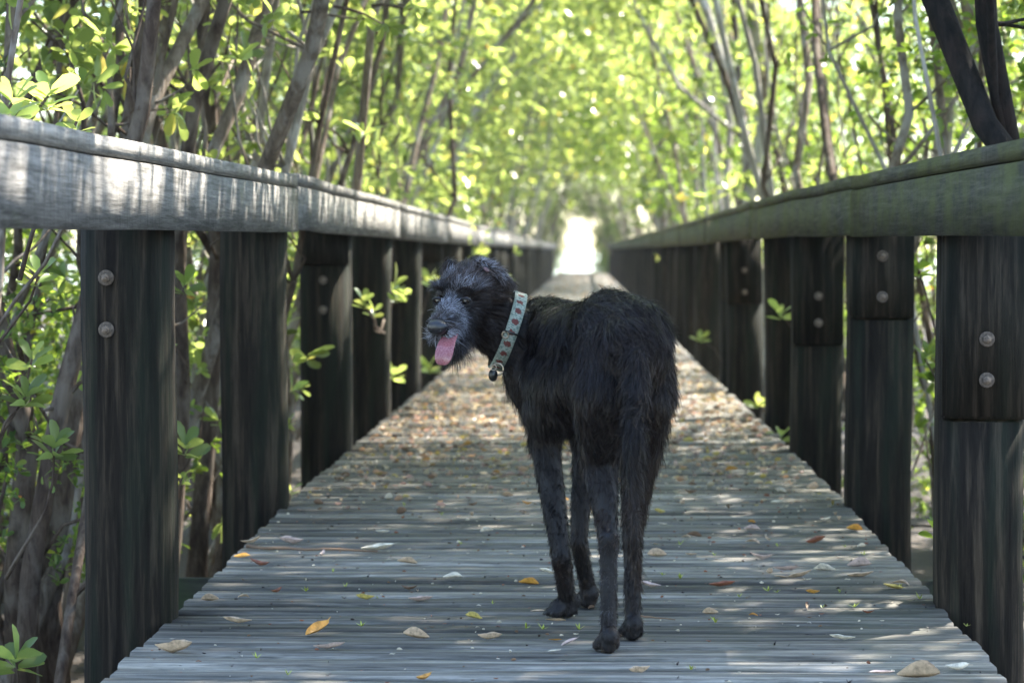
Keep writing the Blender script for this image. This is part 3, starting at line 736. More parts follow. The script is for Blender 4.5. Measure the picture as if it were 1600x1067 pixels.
specific = [
    (495, 988, .085, 'orange', 1, .1, 'large orange-yellow curled leaf on the near left of the deck'),
    (272, 1021, .095, 'tan', 2, .1, 'long tan rolled leaf near the bottom left of the deck'),
    (515, 1014, .07, 'pink', 1, 0, 'pinkish curled leaf just below the large orange-yellow one'),
    (370, 974, .075, 'tan', 1, .2, 'tan leaf with a stalk, left of the large orange-yellow one'),
    (328, 939, .045, 'tan', 5, .5, 'crumpled pale tan leaf near the left deck edge'),
    (255, 958, .05, 'tan', 1, .1, 'small tan leaf at the deck edge beside the first left post'),
    (378, 876, .045, 'orange', 5, 1.2, 'small folded orange leaf near the second left post'),
    (405, 884, .06, 'red', 4, .3, 'reddish leaf lying right of the small folded orange one'),
    (590, 861, .10, 'pale', 1, .1, 'long pale leaf at the end of the dark stick'),
    (455, 850, .07, 'pink', 2, .1, 'pinkish leaf among the pile above the dark stick'),
    (393, 849, .06, 'tan', 4, .8, 'tan leaf standing on edge near the second left post'),
    (636, 880, .055, 'tan', 3, 0, 'narrow tan leaf with a dark lower edge left of centre'),
    (707, 908, .05, 'pale', 6, 1.4, 'pale dome-shaped leaf with its stalk sticking up'),
    (657, 940, .07, 'pink', 1, .1, 'pinkish leaf with hooked stalk left of centre'),
    (640, 922, .045, 'brown', 4, .2, 'brown and yellow scrap of leaf left of centre'),
    (650, 997, .06, 'tan', 5, 0, 'tan ragged leaf in the near middle of the deck'),
    (765, 1000, .055, 'tan', 2, .2, 'tan leaf in the near middle, left of the dog paws'),
    (740, 966, .045, 'yellow', 3, 0, 'yellow-green narrow leaf left of the front paws'),
    (868, 971, .05, 'tan', 0, .1, 'tan leaf tucked under the left front paw'),
    (826, 913, .055, 'orange', 3, .1, 'orange-tan leaf left of the front legs'),
    (858, 896, .055, 'pale', 1, .1, 'pale leaf touching the front leg'),
    (890, 1005, .05, 'pink', 0, .1, 'pinkish flat leaf between the front and hind paws'),
    (1000, 1052, .05, 'tan', 2, .1, 'tan leaf just below the hind paws at the bottom of the photo'),
    (1027, 870, .06, 'tan', 5, .2, 'crumpled tan leaf right of the hind legs'),
    (1015, 917, .06, 'pink', 1, .1, 'pink leaf beside the right hind leg'),
    (1080, 868, .035, 'tan', 1, 0, 'small tan leaf between the dog and the right deck side'),
    (1190, 874, .065, 'pink', 4, .1, 'pinkish leaf with upturned tip right of the dog'),
    (1228, 892, .07, 'pink', 1, .05, 'upper one of three long pinkish leaves lying together'),
    (1250, 902, .07, 'tan', 1, .05, 'lower right one of three long pinkish leaves lying together'),
    (1222, 903, .045, 'tan', 0, .05, 'smallest of three long pinkish leaves lying together'),
    (1288, 892, .06, 'pale', 3, .0, 'slim pale leaf right of the three pinkish leaves'),
    (1343, 886, .065, 'pink', 5, .0, 'crumpled pinkish leaf near the right deck edge'),
    (1345, 902, .07, 'tan', 1, .0, 'tan leaf directly below the crumpled pinkish one'),
    (1128, 917, .07, 'red', 1, .1, 'dark red-brown leaf right of the hind legs'),
    (1270, 928, .035, 'orange', 2, .2, 'small bright orange leaf right of the dog'),
    (1395, 920, .055, 'yellow', 1, .1, 'yellow leaf near the right deck edge'),
    (1275, 849, .06, 'red', 2, 0, 'dark red curled leaf in the right middle of the deck'),
    (1335, 829, .05, 'orange', 5, .1, 'folded orange leaf at the right deck edge'),
    (1175, 828, .05, 'pink', 3, 0, 'slim pink leaf up the deck on the right'),
    (1316, 1000, .058, 'pale', 1, 0, 'pale leaf with a dark shadowed rim near the bottom right'),
    (1357, 959, .03, 'red', 4, 0, 'small rusty leaf near the bottom right'),
    (1110, 960, .04, 'tan', 5, 0, 'small crumpled leaf right of the hind paws'),
    (1498, 1052, .05, 'pale', 4, 1.4, 'round pale yellow leaf standing up at the bottom right'),
    (1436, 1060, .09, 'tan', 5, .1, 'long tan leaf with a raised middle at the bottom right'),
    (1378, 1053, .055, 'pink', 0, .1, 'pale pink leaf left of the long tan one at the bottom right'),
    (1488, 938, .05, 'orange', 0, .1, 'orange leaf at the right deck edge near the last gap'),
]
LG = 'leaves fallen on the deck'
def put_leaf(p, ln, mk, vi, label, tilt=None, rz=None):
    o = link('fallen_leaf', dead_leaf(vi, mk), None, label=label, cat='leaf', group=LG)
    o.location = (p.x, p.y, p.z + .002); s = ln
    o.scale = (s, s, s); o.rotation_euler = (random.gauss(0, .12), random.gauss(0, .1), rz if rz is not None else random.uniform(0, 6.28))
    return o
for (px, py, ln, mk, vi, tl, lab) in specific:
    p = ground_at(px, py); o = put_leaf(p, ln * 1.0, mk, vi, lab, rz=random.choice([0, math.pi]) + random.gauss(0, .3))
    if tl > 1: o.rotation_euler = (-1.2, 0, .1); o.location.z += ln * .2
keys = ['tan', 'tan', 'pink', 'pale', 'red', 'brown', 'tan', 'orange', 'yellow', 'pale', 'brown']
g = np.random.default_rng(5)
for k in range(236):
    y = 5.3 + 8.5 * g.uniform() ** .62; x = g.uniform(XL + .05, XR - .03)
    if y < 7.6 and g.uniform() < .45: y += 3
    p = Vector((x, y, zdeck(y)))
    put_leaf(p, g.uniform(.02, .05), keys[int(g.integers(len(keys)))], int(g.integers(8)), 'small dry leaf lying on the grey planks, one of the scattered many')
def merged(name, n, ylo, yhi, pw, smin, smax, cols, seed):
    g = np.random.default_rng(seed); me_parts = {c: MB() for c in cols}
    for k in range(n):
        y = ylo + (yhi - ylo) * g.uniform() ** pw if pw < 5 else min(ylo + g.gamma(2.4, 3.6), 40); x = g.uniform(XL + .02, XR - .02)
        V, F = DL[int(g.integers(8))]; s = g.uniform(smin, smax); a = g.uniform(0, 6.28)
        c_, s_ = math.cos(a), math.sin(a)
        q = V[::1] * s; W = np.stack([q[:, 0] * c_ - q[:, 1] * s_ + x, q[:, 0] * s_ + q[:, 1] * c_ + y, q[:, 2] + zdeck(y) + .002], -1)
        me_parts[cols[int(g.integers(len(cols)))]].add(W, F)
    V = []; F = []; mi = []; off = 0
    me = None
    bmV, bmF, idx = [], [], []
    for ci, c in enumerate(cols):
        mb = me_parts[c]
        if not mb.V: continue
        VV = np.concatenate(mb.V); bmV.append(VV)
        for f in mb.F: bmF.append(f + off); idx.append(np.full(len(f), ci))
        off += len(VV)
    me = npmesh(name, np.concatenate(bmV), bmF, True)
    for c in cols: me.materials.append(LM[c])
    me.polygons.foreach_set('material_index', np.concatenate(idx).astype(np.int32))
    return link(name, me, None, kind='stuff', cat='leaf litter')
o = merged('leaf_litter', 7000, 8.3, 34, 9, .012, .042, ['tan', 'pale', 'pink', 'pale', 'pink', 'pale', 'tan', 'pale', 'brown', 'yellow'], 41); o['label'] = 'carpet of fallen leaves covering the sunlit middle stretch of the deck'
o = merged('far_leaf_litter', 900, 30, 95, 1., .04, .09, ['tan', 'orange', 'pale', 'brown'], 42); o['label'] = 'thin brown leaf litter on the far blurred end of the deck'
o = merged('small_debris', 2600, 5.3, 15, .8, .005, .014, ['brown', 'dark', 'pale', 'red'], 43); o['label'] = 'tiny seeds and crumbs sprinkled over the near planks'
# star-shaped dry calyxes (dark) and yellow-green flowers
def star_geom(n, r, h, seed):
    g = np.random.default_rng(seed); V = [(0, 0, .002)]; F = []
    for k in range(n):
        a = k * 6.283 / n + g.normal(0, .2); L = r * g.uniform(.6, 1.2); hh = h * g.uniform(.3, 1.3)
        d = np.array([math.cos(a), math.sin(a), 0]); s = np.array([-math.sin(a), math.cos(a), 0]) * r * .13
        b_ = len(V); V += [tuple(s), tuple(-s), tuple(d * L * .6 + s * .9 + (0, 0, hh * .6)), tuple(d * L * .6 - s * .9 + (0, 0, hh * .6)), tuple(d * L + (0, 0, hh))]
        F += [(b_, b_ + 1, b_ + 3), (b_, b_ + 3, b_ + 2), (b_ + 2, b_ + 3, b_ + 4)]
    return np.array(V), [np.array(F)]
stars = [star_geom(5, .013, .012, i) for i in range(4)]
starm = []
for V, F in stars:
    me = npmesh('fallen_flower', V, F); me.materials.append(LM['green']); starm.append(me)
for (px, py) in [(540, 918), (590, 936), (478, 925), (770, 945), (848, 985), (822, 983), (1063, 905), (1116, 869), (1118, 974), (1155, 934), (1200, 925), (1214, 927), (1312, 927), (1285, 951), (1335, 950), (1407, 918), (1437, 937),
                 (1080, 1048), (401, 1030), (450, 1056), (565, 980), (1215, 855), (1320, 856), (1035, 900), (690, 806), (1063, 852), (520, 895), (720, 851), (632, 791), (1350, 868), (905, 985), (1510, 980)]:
    p = ground_at(px, py); o = link('fallen_flower', random.choice(starm), None, label='tiny yellow-green star-shaped flower fallen on the grey planks', cat='flower', group='yellow-green flowers on the deck')
    o.location = p + Vector((0, 0, .003)); o.rotation_euler.z = random.uniform(0, 6); o.scale = (random.uniform(.7, 1.3),) * 3
mb = MB(); g = np.random.default_rng(9)
for k in range(420):
    y = 5.3 + 8 * g.uniform() ** .8; x = g.uniform(XL + .02, XR - .02); V, F = stars[k % 4]; mb.add(V * np.array([1, 1, g.uniform(.1, .8)]) * g.uniform(.35, 1.15) + np.array([x, y, zdeck(y) + .003]), F)
o = mb.build('dry_calyxes', LM['dark'], kind='stuff'); o['label'] = 'dark spiky dry flower bits strewn over the near planks'; o['category'] = 'debris'
for (a, b_, r, nm, lab) in [((385, 858), (590, 866), .005, 'stick', 'long thin dark stick lying across the left side of the deck'), ((1000, 966), (1055, 972), .0025, 'stick', 'short dark twig lying right of the hind paw')]:
    p, q = ground_at(*a), ground_at(*b_); mb = MB(); mb.tube(curve_pts(p, q, 8, .012, 3) + np.array([0, 0, r + .004]), np.linspace(r, r * .5, 8), 6)
    mb.build(nm, LM['brown'], None, True, label=lab, cat='stick')

# ------------------------------------------------------------------ the dog
dog = empty('dog', tuple(ground_at(935, 990)), label='shaggy black dog standing on the boardwalk, looking back with tongue out', cat='dog')
O = dog.location.copy()
F_ = Vector((-.27, -.83, -.48)).normalized(); R_ = Vector((.955, -.30, 0)).normalized(); R_ = (R_ - F_ * R_.dot(F_)).normalized(); U_ = F_.cross(R_); U_ = -U_ if U_.z < 0 else U_
H0 = P(709, 463, 6.13)
def HP(f, r, u): return H0 + F_ * f + R_ * r + U_ * u
def G(px, py, up=0.):
    p = ground_at(px, py); p.z += up; return p
# (a, b, ra, rb, flow direction or None=(b-a), hair length, grey)
CAP = []
def cap(a, b, ra, rb, flow=None, L=.035, grey=0.): CAP.append((Vector(a), Vector(b), ra, rb, (Vector(flow) if flow is not None else (Vector(b) - Vector(a))).normalized(), L, grey))
back = Vector((.3, -.75, -.45))
dn = Vector((.12, -.3, -1))
# torso
cap(P(850, 515, 6.36), P(905, 535, 6.1), .075, .085, back, .04)
cap(P(905, 535, 6.1), P(965, 530, 5.92), .085, .093, back, .045)
cap(P(868, 575, 6.30), P(900, 590, 6.1), .098, .095, dn, .04)
cap(P(862, 620, 6.29), P(895, 622, 6.12), .080, .075, dn, .05)
cap(P(900, 590, 6.1), P(950, 575, 5.95), .095, .085, dn, .04)
cap(P(965, 530, 5.92), P(985, 548, 5.84), .093, .085, back, .045)
cap(P(955, 519, 5.93), P(985, 530, 5.88), .091, .090, back, .04)
# hips, thighs
cap(P(948, 550, 5.86), P(946, 610, 5.83), .066, .068, dn, .04)
cap(P(1000, 550, 5.90), P(1008, 612, 5.89), .066, .066, dn, .045)
cap(P(946, 610, 5.83), P(936, 715, 5.92), .068, .040, dn, .032)
cap(P(1008, 612, 5.89), P(1001, 700, 5.98), .062, .042, dn, .045)
# lower hind legs: stifle -> hock -> paw
lh = G(951, 1018); rh = G(989, 998)
hkL = Vector((P(951, 845, lh.y).x, lh.y + .015, P(951, 845, lh.y).z)); hkR = Vector((P(988, 838, rh.y).x, rh.y + .02, P(988, 838, rh.y).z))
cap(P(936, 715, 5.92), hkL, .042, .0195, None, .026)
cap(P(1001, 700, 5.98), hkR, .044, .0205, None, .042)
cap(hkL + Vector((0, -.006, .004)), hkL + Vector((0, -.002, -.02)), .0235, .022, (0, -.3, -1), .018, .25)
cap(hkL, lh + Vector((0, .005, .04)), .0205, .0175, None, .020, .3)
cap(hkR + Vector((0, -.006, .004)), hkR + Vector((0, -.002, -.02)), .0235, .022, (0, -.3, -1), .022)
cap(hkR, rh + Vector((0, .005, .04)), .0205, .0175, None, .026)
def paw(c, fwd, r=.015, spread=.0125, grey=0.):
    f = Vector(fwd).normalized(); s = Vector((f.y, -f.x, 0))
    cap(c + Vector((0, 0, .036)) - f * .012, c + f * .02 + Vector((0, 0, .024)), .021, .021, (0, 0, -1), .016, grey)
    cap(c - f * .008 + Vector((0, 0, .016)), c + f * .012 + Vector((0, 0, .015)), .017, .019, (0, 0, -1), .013, grey)
    for k, q in enumerate((-1.5, -.5, .5, 1.5)):
        o_ = s * q * spread; ln = .042 if abs(q) < 1 else .03
        cap(c + f * .018 + o_ * .8 + Vector((0, 0, .02)), c + f * ln + o_ * 1.1 + Vector((0, 0, .0105)), .0125, .0115, (0, 0, -1), .008, grey)
fw = (-.2, 1, 0)
paw(lh, fw, grey=.15); paw(rh, fw)
# front legs
lf = G(887, 962); rf = G(920, 948)
elL = P(851, 690, 6.34); wrL = P(877, 868, 6.26)
cap(P(858, 600, 6.32), elL, .06, .036, dn, .035)
cap(elL, wrL, .035, .0225, None, .024)
cap(wrL, lf + Vector((0, .0, .035)), .024, .019, None, .022)
paw(lf, (-.55, -.1, 0))
elR = P(914, 690, 6.44); wrR = P(904, 845, 6.42)
cap(P(905, 610, 6.42), elR, .05, .034, dn, .03)
cap(elR, wrR, .029, .020, None, .026)
cap(wrR, rf + Vector((0, 0, .035)), .021, .018, None, .024)
paw(rf, (-.1, .3, 0))
# tail
t0, t1, t2, t3 = P(993, 560, 5.76), P(992, 680, 5.70), P(990, 830, 5.70), P(995, 915, 5.72)
cap(P(985, 540, 5.82), t0, .035, .024, dn, .04); cap(t0, t1, .026, .020, None, .045); cap(t1, t2, .020, .013, None, .045); cap(t2, t3, .013, .006, None, .045)
# neck
nk = Vector((.85, .2, -.5))
cap(P(754, 476, 6.24), P(792, 517, 6.28), .058, .066, nk, .028)
cap(P(792, 517, 6.28), P(850, 548, 6.34), .066, .088, nk, .035)
cap(P(750, 505, 6.22), P(806, 555, 6.27), .04, .05, nk, .022)
cap(P(812, 560, 6.27), P(845, 590, 6.29), .05, .08, dn, .04)
# head
hb = R_ * .4 - F_ * .8
cap(HP(-.035, .008, .008), HP(-.085, .03, -.005), .044, .050, hb, .024, .6)
cap(HP(-.085, .03, -.005), HP(-.10, .045, -.035), .048, .048, hb, .022, .15)
cap(HP(-.02, 0, -.012), HP(.02, 0, -.02), .034, .028, -F_, .018, .6)
cap(HP(.02, 0, -.018), HP(.112, 0, -.012), .026, .0205, -F_ - U_ * .3, .02, .75)
cap(HP(.045, .013, -.036), HP(.105, .012, -.030), .019, .015, -F_ * .2 - U_ + R_ * .5, .028, 1.)
cap(HP(.045, -.013, -.036), HP(.105, -.012, -.030), .019, .015, -F_ * .2 - U_ - R_ * .5, .028, 1.)
cap(HP(-.04, .030, -.035), HP(-.01, .022, -.04), .032, .024, -F_ * .5 - U_ * .6, .022, .1)
cap(HP(-.04, -.028, -.03), HP(-.01, -.022, -.038), .028, .022, -F_ * .5 - U_ * .6, .022, .3)
cap(HP(-.03, .016, -.06), HP(.035, .006, -.082), .022, .015, -F_ * .3 - U_, .03, .25)
cap(HP(.035, .010, -.082), HP(.070, .010, -.092), .015, .011, -F_ * .2 - U_, .045, .3)
for s in (-1, 1):                                                       # brows
    cap(HP(-.008, s * .018, .020), HP(-.018, s * .045, .018), .011, .009, U_ * 1. + F_ * .3, .020, .8)
# ears: folded back
eR0, eR1, eR2 = HP(-.07, .052, .050), HP(-.08, .082, .020), HP(-.082, .108, -.010)
cap(eR0, eR1, .010, .012, None, .016, .7); cap(eR1, eR2, .012, .008, None, .020, .35)
eL0, eL1, eL2 = HP(-.075, -.026, .046), HP(-.085, -.042, .024), HP(-.085, -.048, -.002)
cap(eL0, eL1, .010, .010, None, .018, .35); cap(eL1, eL2, .010, .006, None, .018, .2)

def icos():
    bm = bmesh.new(); bmesh.ops.create_uvsphere(bm, u_segments=20, v_segments=12, radius=1); me = bpy.data.meshes.new('t'); bm.to_mesh(me); bm.free(); return me
mb = MB(); sphV = None
_s = icos(); sv = np.array([tuple(v.co) for v in _s.vertices]); sf3 = np.array([tuple(p.vertices) for p in _s.polygons if len(p.vertices) == 3]); sf4 = np.array([tuple(p.vertices) for p in _s.polygons if len(p.vertices) == 4])
for (a, b_, ra, rb, *_r) in CAP:
    L = (b_ - a).length; n = max(2, int(L / (min(ra, rb) * .35)) + 1)
    for q in range(n):
        u = q / (n - 1); c = a.lerp(b_, u) - O; mb.add(sv * (ra + (rb - ra) * u) + np.array(tuple(c)), [sf3, sf4])
me = mb.mesh('body')
tmp = bpy.data.objects.new('body_tmp', me); COL.objects.link(tmp)
md = tmp.modifiers.new('r', 'REMESH'); md.mode = 'VOXEL'; md.voxel_size = .0042; md.use_smooth_shade = True
md = tmp.modifiers.new('s', 'SMOOTH'); md.factor = .5; md.iterations = 7
dg = bpy.context.evaluated_depsgraph_get(); dg.update()
body_me = bpy.data.meshes.new_from_object(tmp.evaluated_get(dg)); bpy.data.objects.remove(tmp)
body_me.name = 'body'
bm_ = simple('dog_skin', (.012, .011, .012), .6, spec=.3, var=.3, scale=80)
body_me.materials.clear(); body_me.materials.append(bm_)
body = link('body', body_me, dog)
# fur
body_me.calc_loop_triangles()
nv = len(body_me.vertices); co = np.empty(nv * 3, np.float32); body_me.vertices.foreach_get('co', co); co = co.reshape(-1, 3)
nrm = np.empty(nv * 3, np.float32); body_me.vertices.foreach_get('normal', nrm); nrm = nrm.reshape(-1, 3)
tri = np.empty(len(body_me.loop_triangles) * 3, np.int32); body_me.loop_triangles.foreach_get('vertices', tri); tri = tri.reshape(-1, 3)
A_ = co[tri]; area = np.linalg.norm(np.cross(A_[:, 1] - A_[:, 0], A_[:, 2] - A_[:, 0]), axis=1) / 2
g = np.random.default_rng(3)
def nearest(Pn):
    best = np.full(len(Pn), 1e9); idx = np.zeros(len(Pn), int)
    Wsum = np.zeros(len(Pn)); Fl = np.zeros((len(Pn), 3)); Ln = np.zeros(len(Pn)); Gr = np.zeros(len(Pn))
    for k, (a, b_, ra, rb, fl, L, gr) in enumerate(CAP):
        a = np.array(tuple(a - O)); ab = np.array(tuple(b_ - O)) - a
        u = np.clip(((Pn - a) @ ab) / (ab @ ab), 0, 1); d = np.linalg.norm(Pn - a - u[:, None] * ab, axis=1) - (ra + (rb - ra) * u)
        wgt = np.exp(-np.maximum(d, -.02) / .008)
        Wsum += wgt; Fl += wgt[:, None] * np.array(tuple(fl)); Ln += wgt * L; Gr += wgt * gr
    return Fl / Wsum[:, None], Ln / Wsum, Gr / Wsum
def vnoise(Pn, sc_, seed):
    """cheap smooth 3-D vector noise: sum of sines"""
    gg = np.random.default_rng(seed); out = np.zeros((len(Pn), 3))
    for k in range(6):
        kv = gg.normal(0, 1, (3, 3)) * sc_ * (1 + k * .5); ph = gg.uniform(0, 6.28, 3); out += np.sin(Pn @ kv.T + ph) / (1 + k * .4)
    return out / 2.2
NF = 200000
# more hair per area on head
cen = A_.mean(1); Hl = np.array(tuple(H0 - O)); wgt = area * (1 + 2.2 * (np.linalg.norm(cen - Hl, axis=1) < .17))
ti = g.choice(len(tri), NF, p=wgt / wgt.sum()); bu = g.uniform(size=(NF, 2)); flip = bu.sum(1) > 1; bu[flip] = 1 - bu[flip]
Tt = tri[ti]; w0 = (1 - bu.sum(1))[:, None]
Pn = co[Tt[:, 0]] * w0 + co[Tt[:, 1]] * bu[:, :1] + co[Tt[:, 2]] * bu[:, 1:]
Nn = nrm[Tt[:, 0]] * w0 + nrm[Tt[:, 1]] * bu[:, :1] + nrm[Tt[:, 2]] * bu[:, 1:]; Nn /= np.linalg.norm(Nn, axis=1)[:, None]
Fl, Ln, Gr = nearest(Pn)
eyes = [np.array(tuple(HP(.010, s * .0335, -.004) - O)) for s in (-1, 1)]
noseC = np.array(tuple(HP(.128, 0, -.012) - O))
tongA = np.array(tuple(HP(.09, 0, -.06) - O))
keep = np.ones(NF, bool)
for e in eyes: keep &= np.linalg.norm(Pn - e, axis=1) > .0138
keep &= np.linalg.norm(Pn - noseC, axis=1) > .024
# collar zone
Cc = P(793, 517, 6.28); Ax = Vector((.94, .13, -.33)).normalized()
cdl = np.array(tuple(Cc - O)); axn = np.array(tuple(Ax)); rel = Pn - cdl; al = rel @ axn; rad_ = np.linalg.norm(rel - al[:, None] * axn, axis=1)
incol = (np.abs(al) < .019) & (rad_ < .13)
Ln[incol] *= .25; Ln[(al < -.018) & (al > -.045) & (rad_ < .13)] *= .6
Pn, Nn, Fl, Ln, Gr = Pn[keep], Nn[keep], Fl[keep], Ln[keep], Gr[keep]; n = len(Pn)
isface = np.linalg.norm(Pn - Hl, axis=1) < .15
neye = np.min([np.linalg.norm(Pn - e, axis=1) for e in eyes], axis=0); Gr = np.where(neye < .026, Gr * .15, Gr); Ln = np.where(neye < .022, Ln * .4, Ln)
fl = Fl / (np.linalg.norm(Fl, axis=1)[:, None] + 1e-6)
cl = vnoise(Pn, 24, 1) * .75 + vnoise(Pn, 70, 2) * .9
fl = fl + cl * np.where(isface, .75, .55)[:, None] + g.normal(0, .34, (n, 3))
fl -= (fl * Nn).sum(1)[:, None] * Nn; fl /= np.linalg.norm(fl, axis=1)[:, None] + 1e-6
lift = np.clip(g.normal(.35, .18, n), .05, 1)[:, None] + np.where(isface, .15, 0)[:, None]
Ln = Ln * np.where(isface, 1., np.where(Pn[:, 2] < .40, .5, .75)) * g.uniform(.45, 1.35, n); Ln *= np.where(g.uniform(size=n) < .04, 1.5, 1)
nseg = 4; W0 = np.where(isface, .00045, .00058) * g.uniform(.5, 1.5, n)
side = np.cross(fl, Nn); tw = g.normal(0, .7, (n, 1)); side = side * np.cos(tw) + Nn * np.sin(tw)
pts = []
for q in range(nseg + 1):
    u = q / nseg
    d = fl * u + Nn * lift * (u - .45 * u * u) + np.array([0, 0, -1]) * .22 * u * u
    pts.append(Pn - Nn * .001 + d * Ln[:, None] + vnoise(Pn + 3, 160, 5) * (.005 * u))
V = []; 
for q in range(nseg):
    wq = (W0 * (1 - .75 * q / nseg))[:, None]; V += [pts[q] - side * wq, pts[q] + side * wq]
V.append(pts[nseg])
V = np.stack(V, 1); m_ = V.shape[1]; off = (np.arange(n) * m_)[:, None]
F4 = np.concatenate([np.stack([off[:, 0] + 2 * q, off[:, 0] + 2 * q + 1, off[:, 0] + 2 * q + 3, off[:, 0] + 2 * q + 2], -1) for q in range(nseg - 1)])
F3 = np.stack([off[:, 0] + 2 * (nseg - 1), off[:, 0] + 2 * (nseg - 1) + 1, off[:, 0] + 2 * nseg], -1)
tint = np.clip(Gr * np.where(g.uniform(size=n) < .42, g.uniform(0, .35, n), g.uniform(.5, 1.2, n)) * (1 + .5 * vnoise(Pn, 60, 9)[:, 0]) + np.where(g.uniform(size=n) < .05, .2, 0), 0, 1)
warm = np.clip(.35 + .5 * vnoise(Pn, 9, 11)[:, 0] + .6 * (Pn[:, 2] < .45) * vnoise(Pn, 14, 12)[:, 1] + g.normal(0, .25, n), 0, 1)
fur_me = npmesh('fur', V.reshape(-1, 3), [F4, F3], True, {'tint': np.repeat(tint, m_), 'warm': np.repeat(warm, m_)})
fm, t, b = newmat('dog_fur')
at = N(t, 'ShaderNodeAttribute'); at.attribute_name = 'tint'
cr = ramp(t, at.outputs['Fac'], [(0, (.0045, .004, .0048)), (.2, (.012, .011, .011)), (.5, (.11, .107, .105)), (1, (.60, .58, .56))])
wa = N(t, 'ShaderNodeAttribute'); wa.attribute_name = 'warm'
t.links.new(mix(t, 1., cr.outputs[0], ramp(t, math_(t, 'MULTIPLY', wa.outputs['Fac'], math_(t, 'SUBTRACT', 1., at.outputs['Fac'])), [(.2, (.85, .9, 1.05)), (1., (3.6, 2.3, 1.6))]).outputs[0], 'MULTIPLY'), b.inputs['Base Color']); b.inputs['Roughness'].default_value = .32; b.inputs['Specular IOR Level'].default_value = .32; b.inputs['Specular Tint'].default_value = (1, .88, .8, 1)
link('fur', fur_me, dog, fm, kind='stuff')
# eyes, nose, tongue, inner ear, claws
def ell(name, c, rx, ax_r, ry, ax_f, rz, ax_u, mat, parent=dog, seg=24, deform=None):
    V = sv.copy()
    if deform: V = deform(V)
    W = V[:, :1] * rx * np.array(tuple(ax_r)) + V[:, 1:2] * ry * np.array(tuple(ax_f)) + V[:, 2:] * rz * np.array(tuple(ax_u)) + np.array(tuple(c - O))
    return link(name, npmesh(name, W, [sf3, sf4], True), parent, mat)
eye_m = simple('eye_brown', (.02, .011, .006), .04, spec=1.); lid_m = simple('eyelid', (.008, .007, .008), .6)
pup_m = simple('pupil', (.002, .002, .002), .03, spec=1.)
for s in (-1, 1):
    c = HP(.010, s * .0335, -.004)
    ev = ell('eye', c, .0120, R_, .0118, F_, .0112, U_, eye_m)
    ell('pupil', c + F_ * .0080, .0058, R_, .0044, F_, .0058, U_, pup_m)
    mb = MB(); pts_ = [c - O + R_ * math.cos(a) * .0125 + U_ * math.sin(a) * .0085 + F_ * (.0050 + .003 * abs(math.sin(a))) for a in np.linspace(0, 6.2832, 17)]
    mb.tube(pts_, [.0034] * 17, 6); mb.build('eyelid', lid_m, dog, True)
nose_m = simple('nose_leather', (.012, .012, .014), .32, spec=.7, var=.3, scale=400)
def nosedef(V):
    V = V.copy(); V[:, 0] *= 1 - .25 * np.clip(-V[:, 2], 0, 1); return V
ell('nose', HP(.124, 0, -.010), .0245, R_, .017, F_, .0185, U_, nose_m, deform=nosedef)
hole = simple('nostril_dark', (.002, .002, .002), .6)
for s in (-1, 1): ell('nostril', HP(.137, s * .0105, -.012), .0048, R_, .004, F_, .0036, U_, hole)
# tongue: a thick spoon-shaped strip hanging out of the mouth
tm_, t, b = newmat('tongue'); tcn = N(t, 'ShaderNodeTexCoord'); nn = noise(t, tcn.outputs['Object'], 300, 3)
t.links.new(ramp(t, nn.outputs[0], [(.35, (.24, .075, .085)), (.65, (.38, .155, .165))]).outputs[0], b.inputs['Base Color']); b.inputs['Roughness'].default_value = .22
b.inputs['Subsurface Weight'].default_value = .15; b.inputs['Subsurface Radius'].default_value = (.01, .004, .004); bump(t, b, nn.outputs[0], .3, .001)
path = [HP(.03, .008, -.048), HP(.068, .012, -.056), P(699, 538, 6.015), P(696, 551, 6.0), P(694, 562, 5.998), P(693, 570, 6.002)]
wd_ = [.015, .018, .0205, .0235, .0215, .011]
V = []; ns = 12
for i, (p, w_) in enumerate(zip(path, wd_)):
    p = p - O; nxt = path[min(i + 1, 5)] - path[max(i - 1, 0)]; nxt.normalize(); sd2 = R_; nn_ = nxt.cross(sd2).normalized()
    for a in np.linspace(0, 2 * np.pi, ns, endpoint=False):
        cx_, sy = math.cos(a), math.sin(a); V.append(tuple(p + sd2 * cx_ * w_ + nn_ * (sy * .0045 + .008 * abs(cx_) ** 1.3)))
F = [(i * ns + j, i * ns + (j + 1) % ns, (i + 1) * ns + (j + 1) % ns, (i + 1) * ns + j) for i in range(5) for j in range(ns)]
tm = npmesh('tongue', V, [np.array(F), np.array([[5 * ns + j for j in range(ns)]]), np.array([[j for j in range(ns)][::-1]])], True)
to = link('tongue', tm, dog, tm_); sm = to.modifiers.new('sub', 'SUBSURF'); sm.levels = 2; sm.render_levels = 2
gum = simple('mouth_inside', (.05, .012, .014), .4)
ell('mouth', HP(.055, .003, -.058), .016, R_, .038, F_, .012, U_, gum)
pk = simple('inner_ear_skin', (.16, .09, .09), .6, var=.5, scale=120)
ell('inner_ear', HP(-.057, .068, .038), .008, (R_ - U_ * .8).normalized(), .006, F_, .004, (U_ + R_ * .4).normalized(), pk)
claw = simple('claw', (.02, .018, .016), .4)
for c, f in ((lh, fw), (rh, fw), (lf, (-.55, -.1, 0)), (rf, (-.1, .3, 0))):
    f = Vector(f).normalized(); s = Vector((f.y, -f.x, 0))
    for q in (-1.5, -.5, .5, 1.5):
        a = c + f * (.048 if abs(q) < 1 else .036) + s * q * .0138 + Vector((0, 0, .011)) - O
        mb = MB(); mb.tube([a, a + f * .007 + Vector((0, 0, -.002)), a + f * .011 + Vector((0, 0, -.007))], [.0035, .003, .001], 6); mb.build('claw', claw, dog, True)
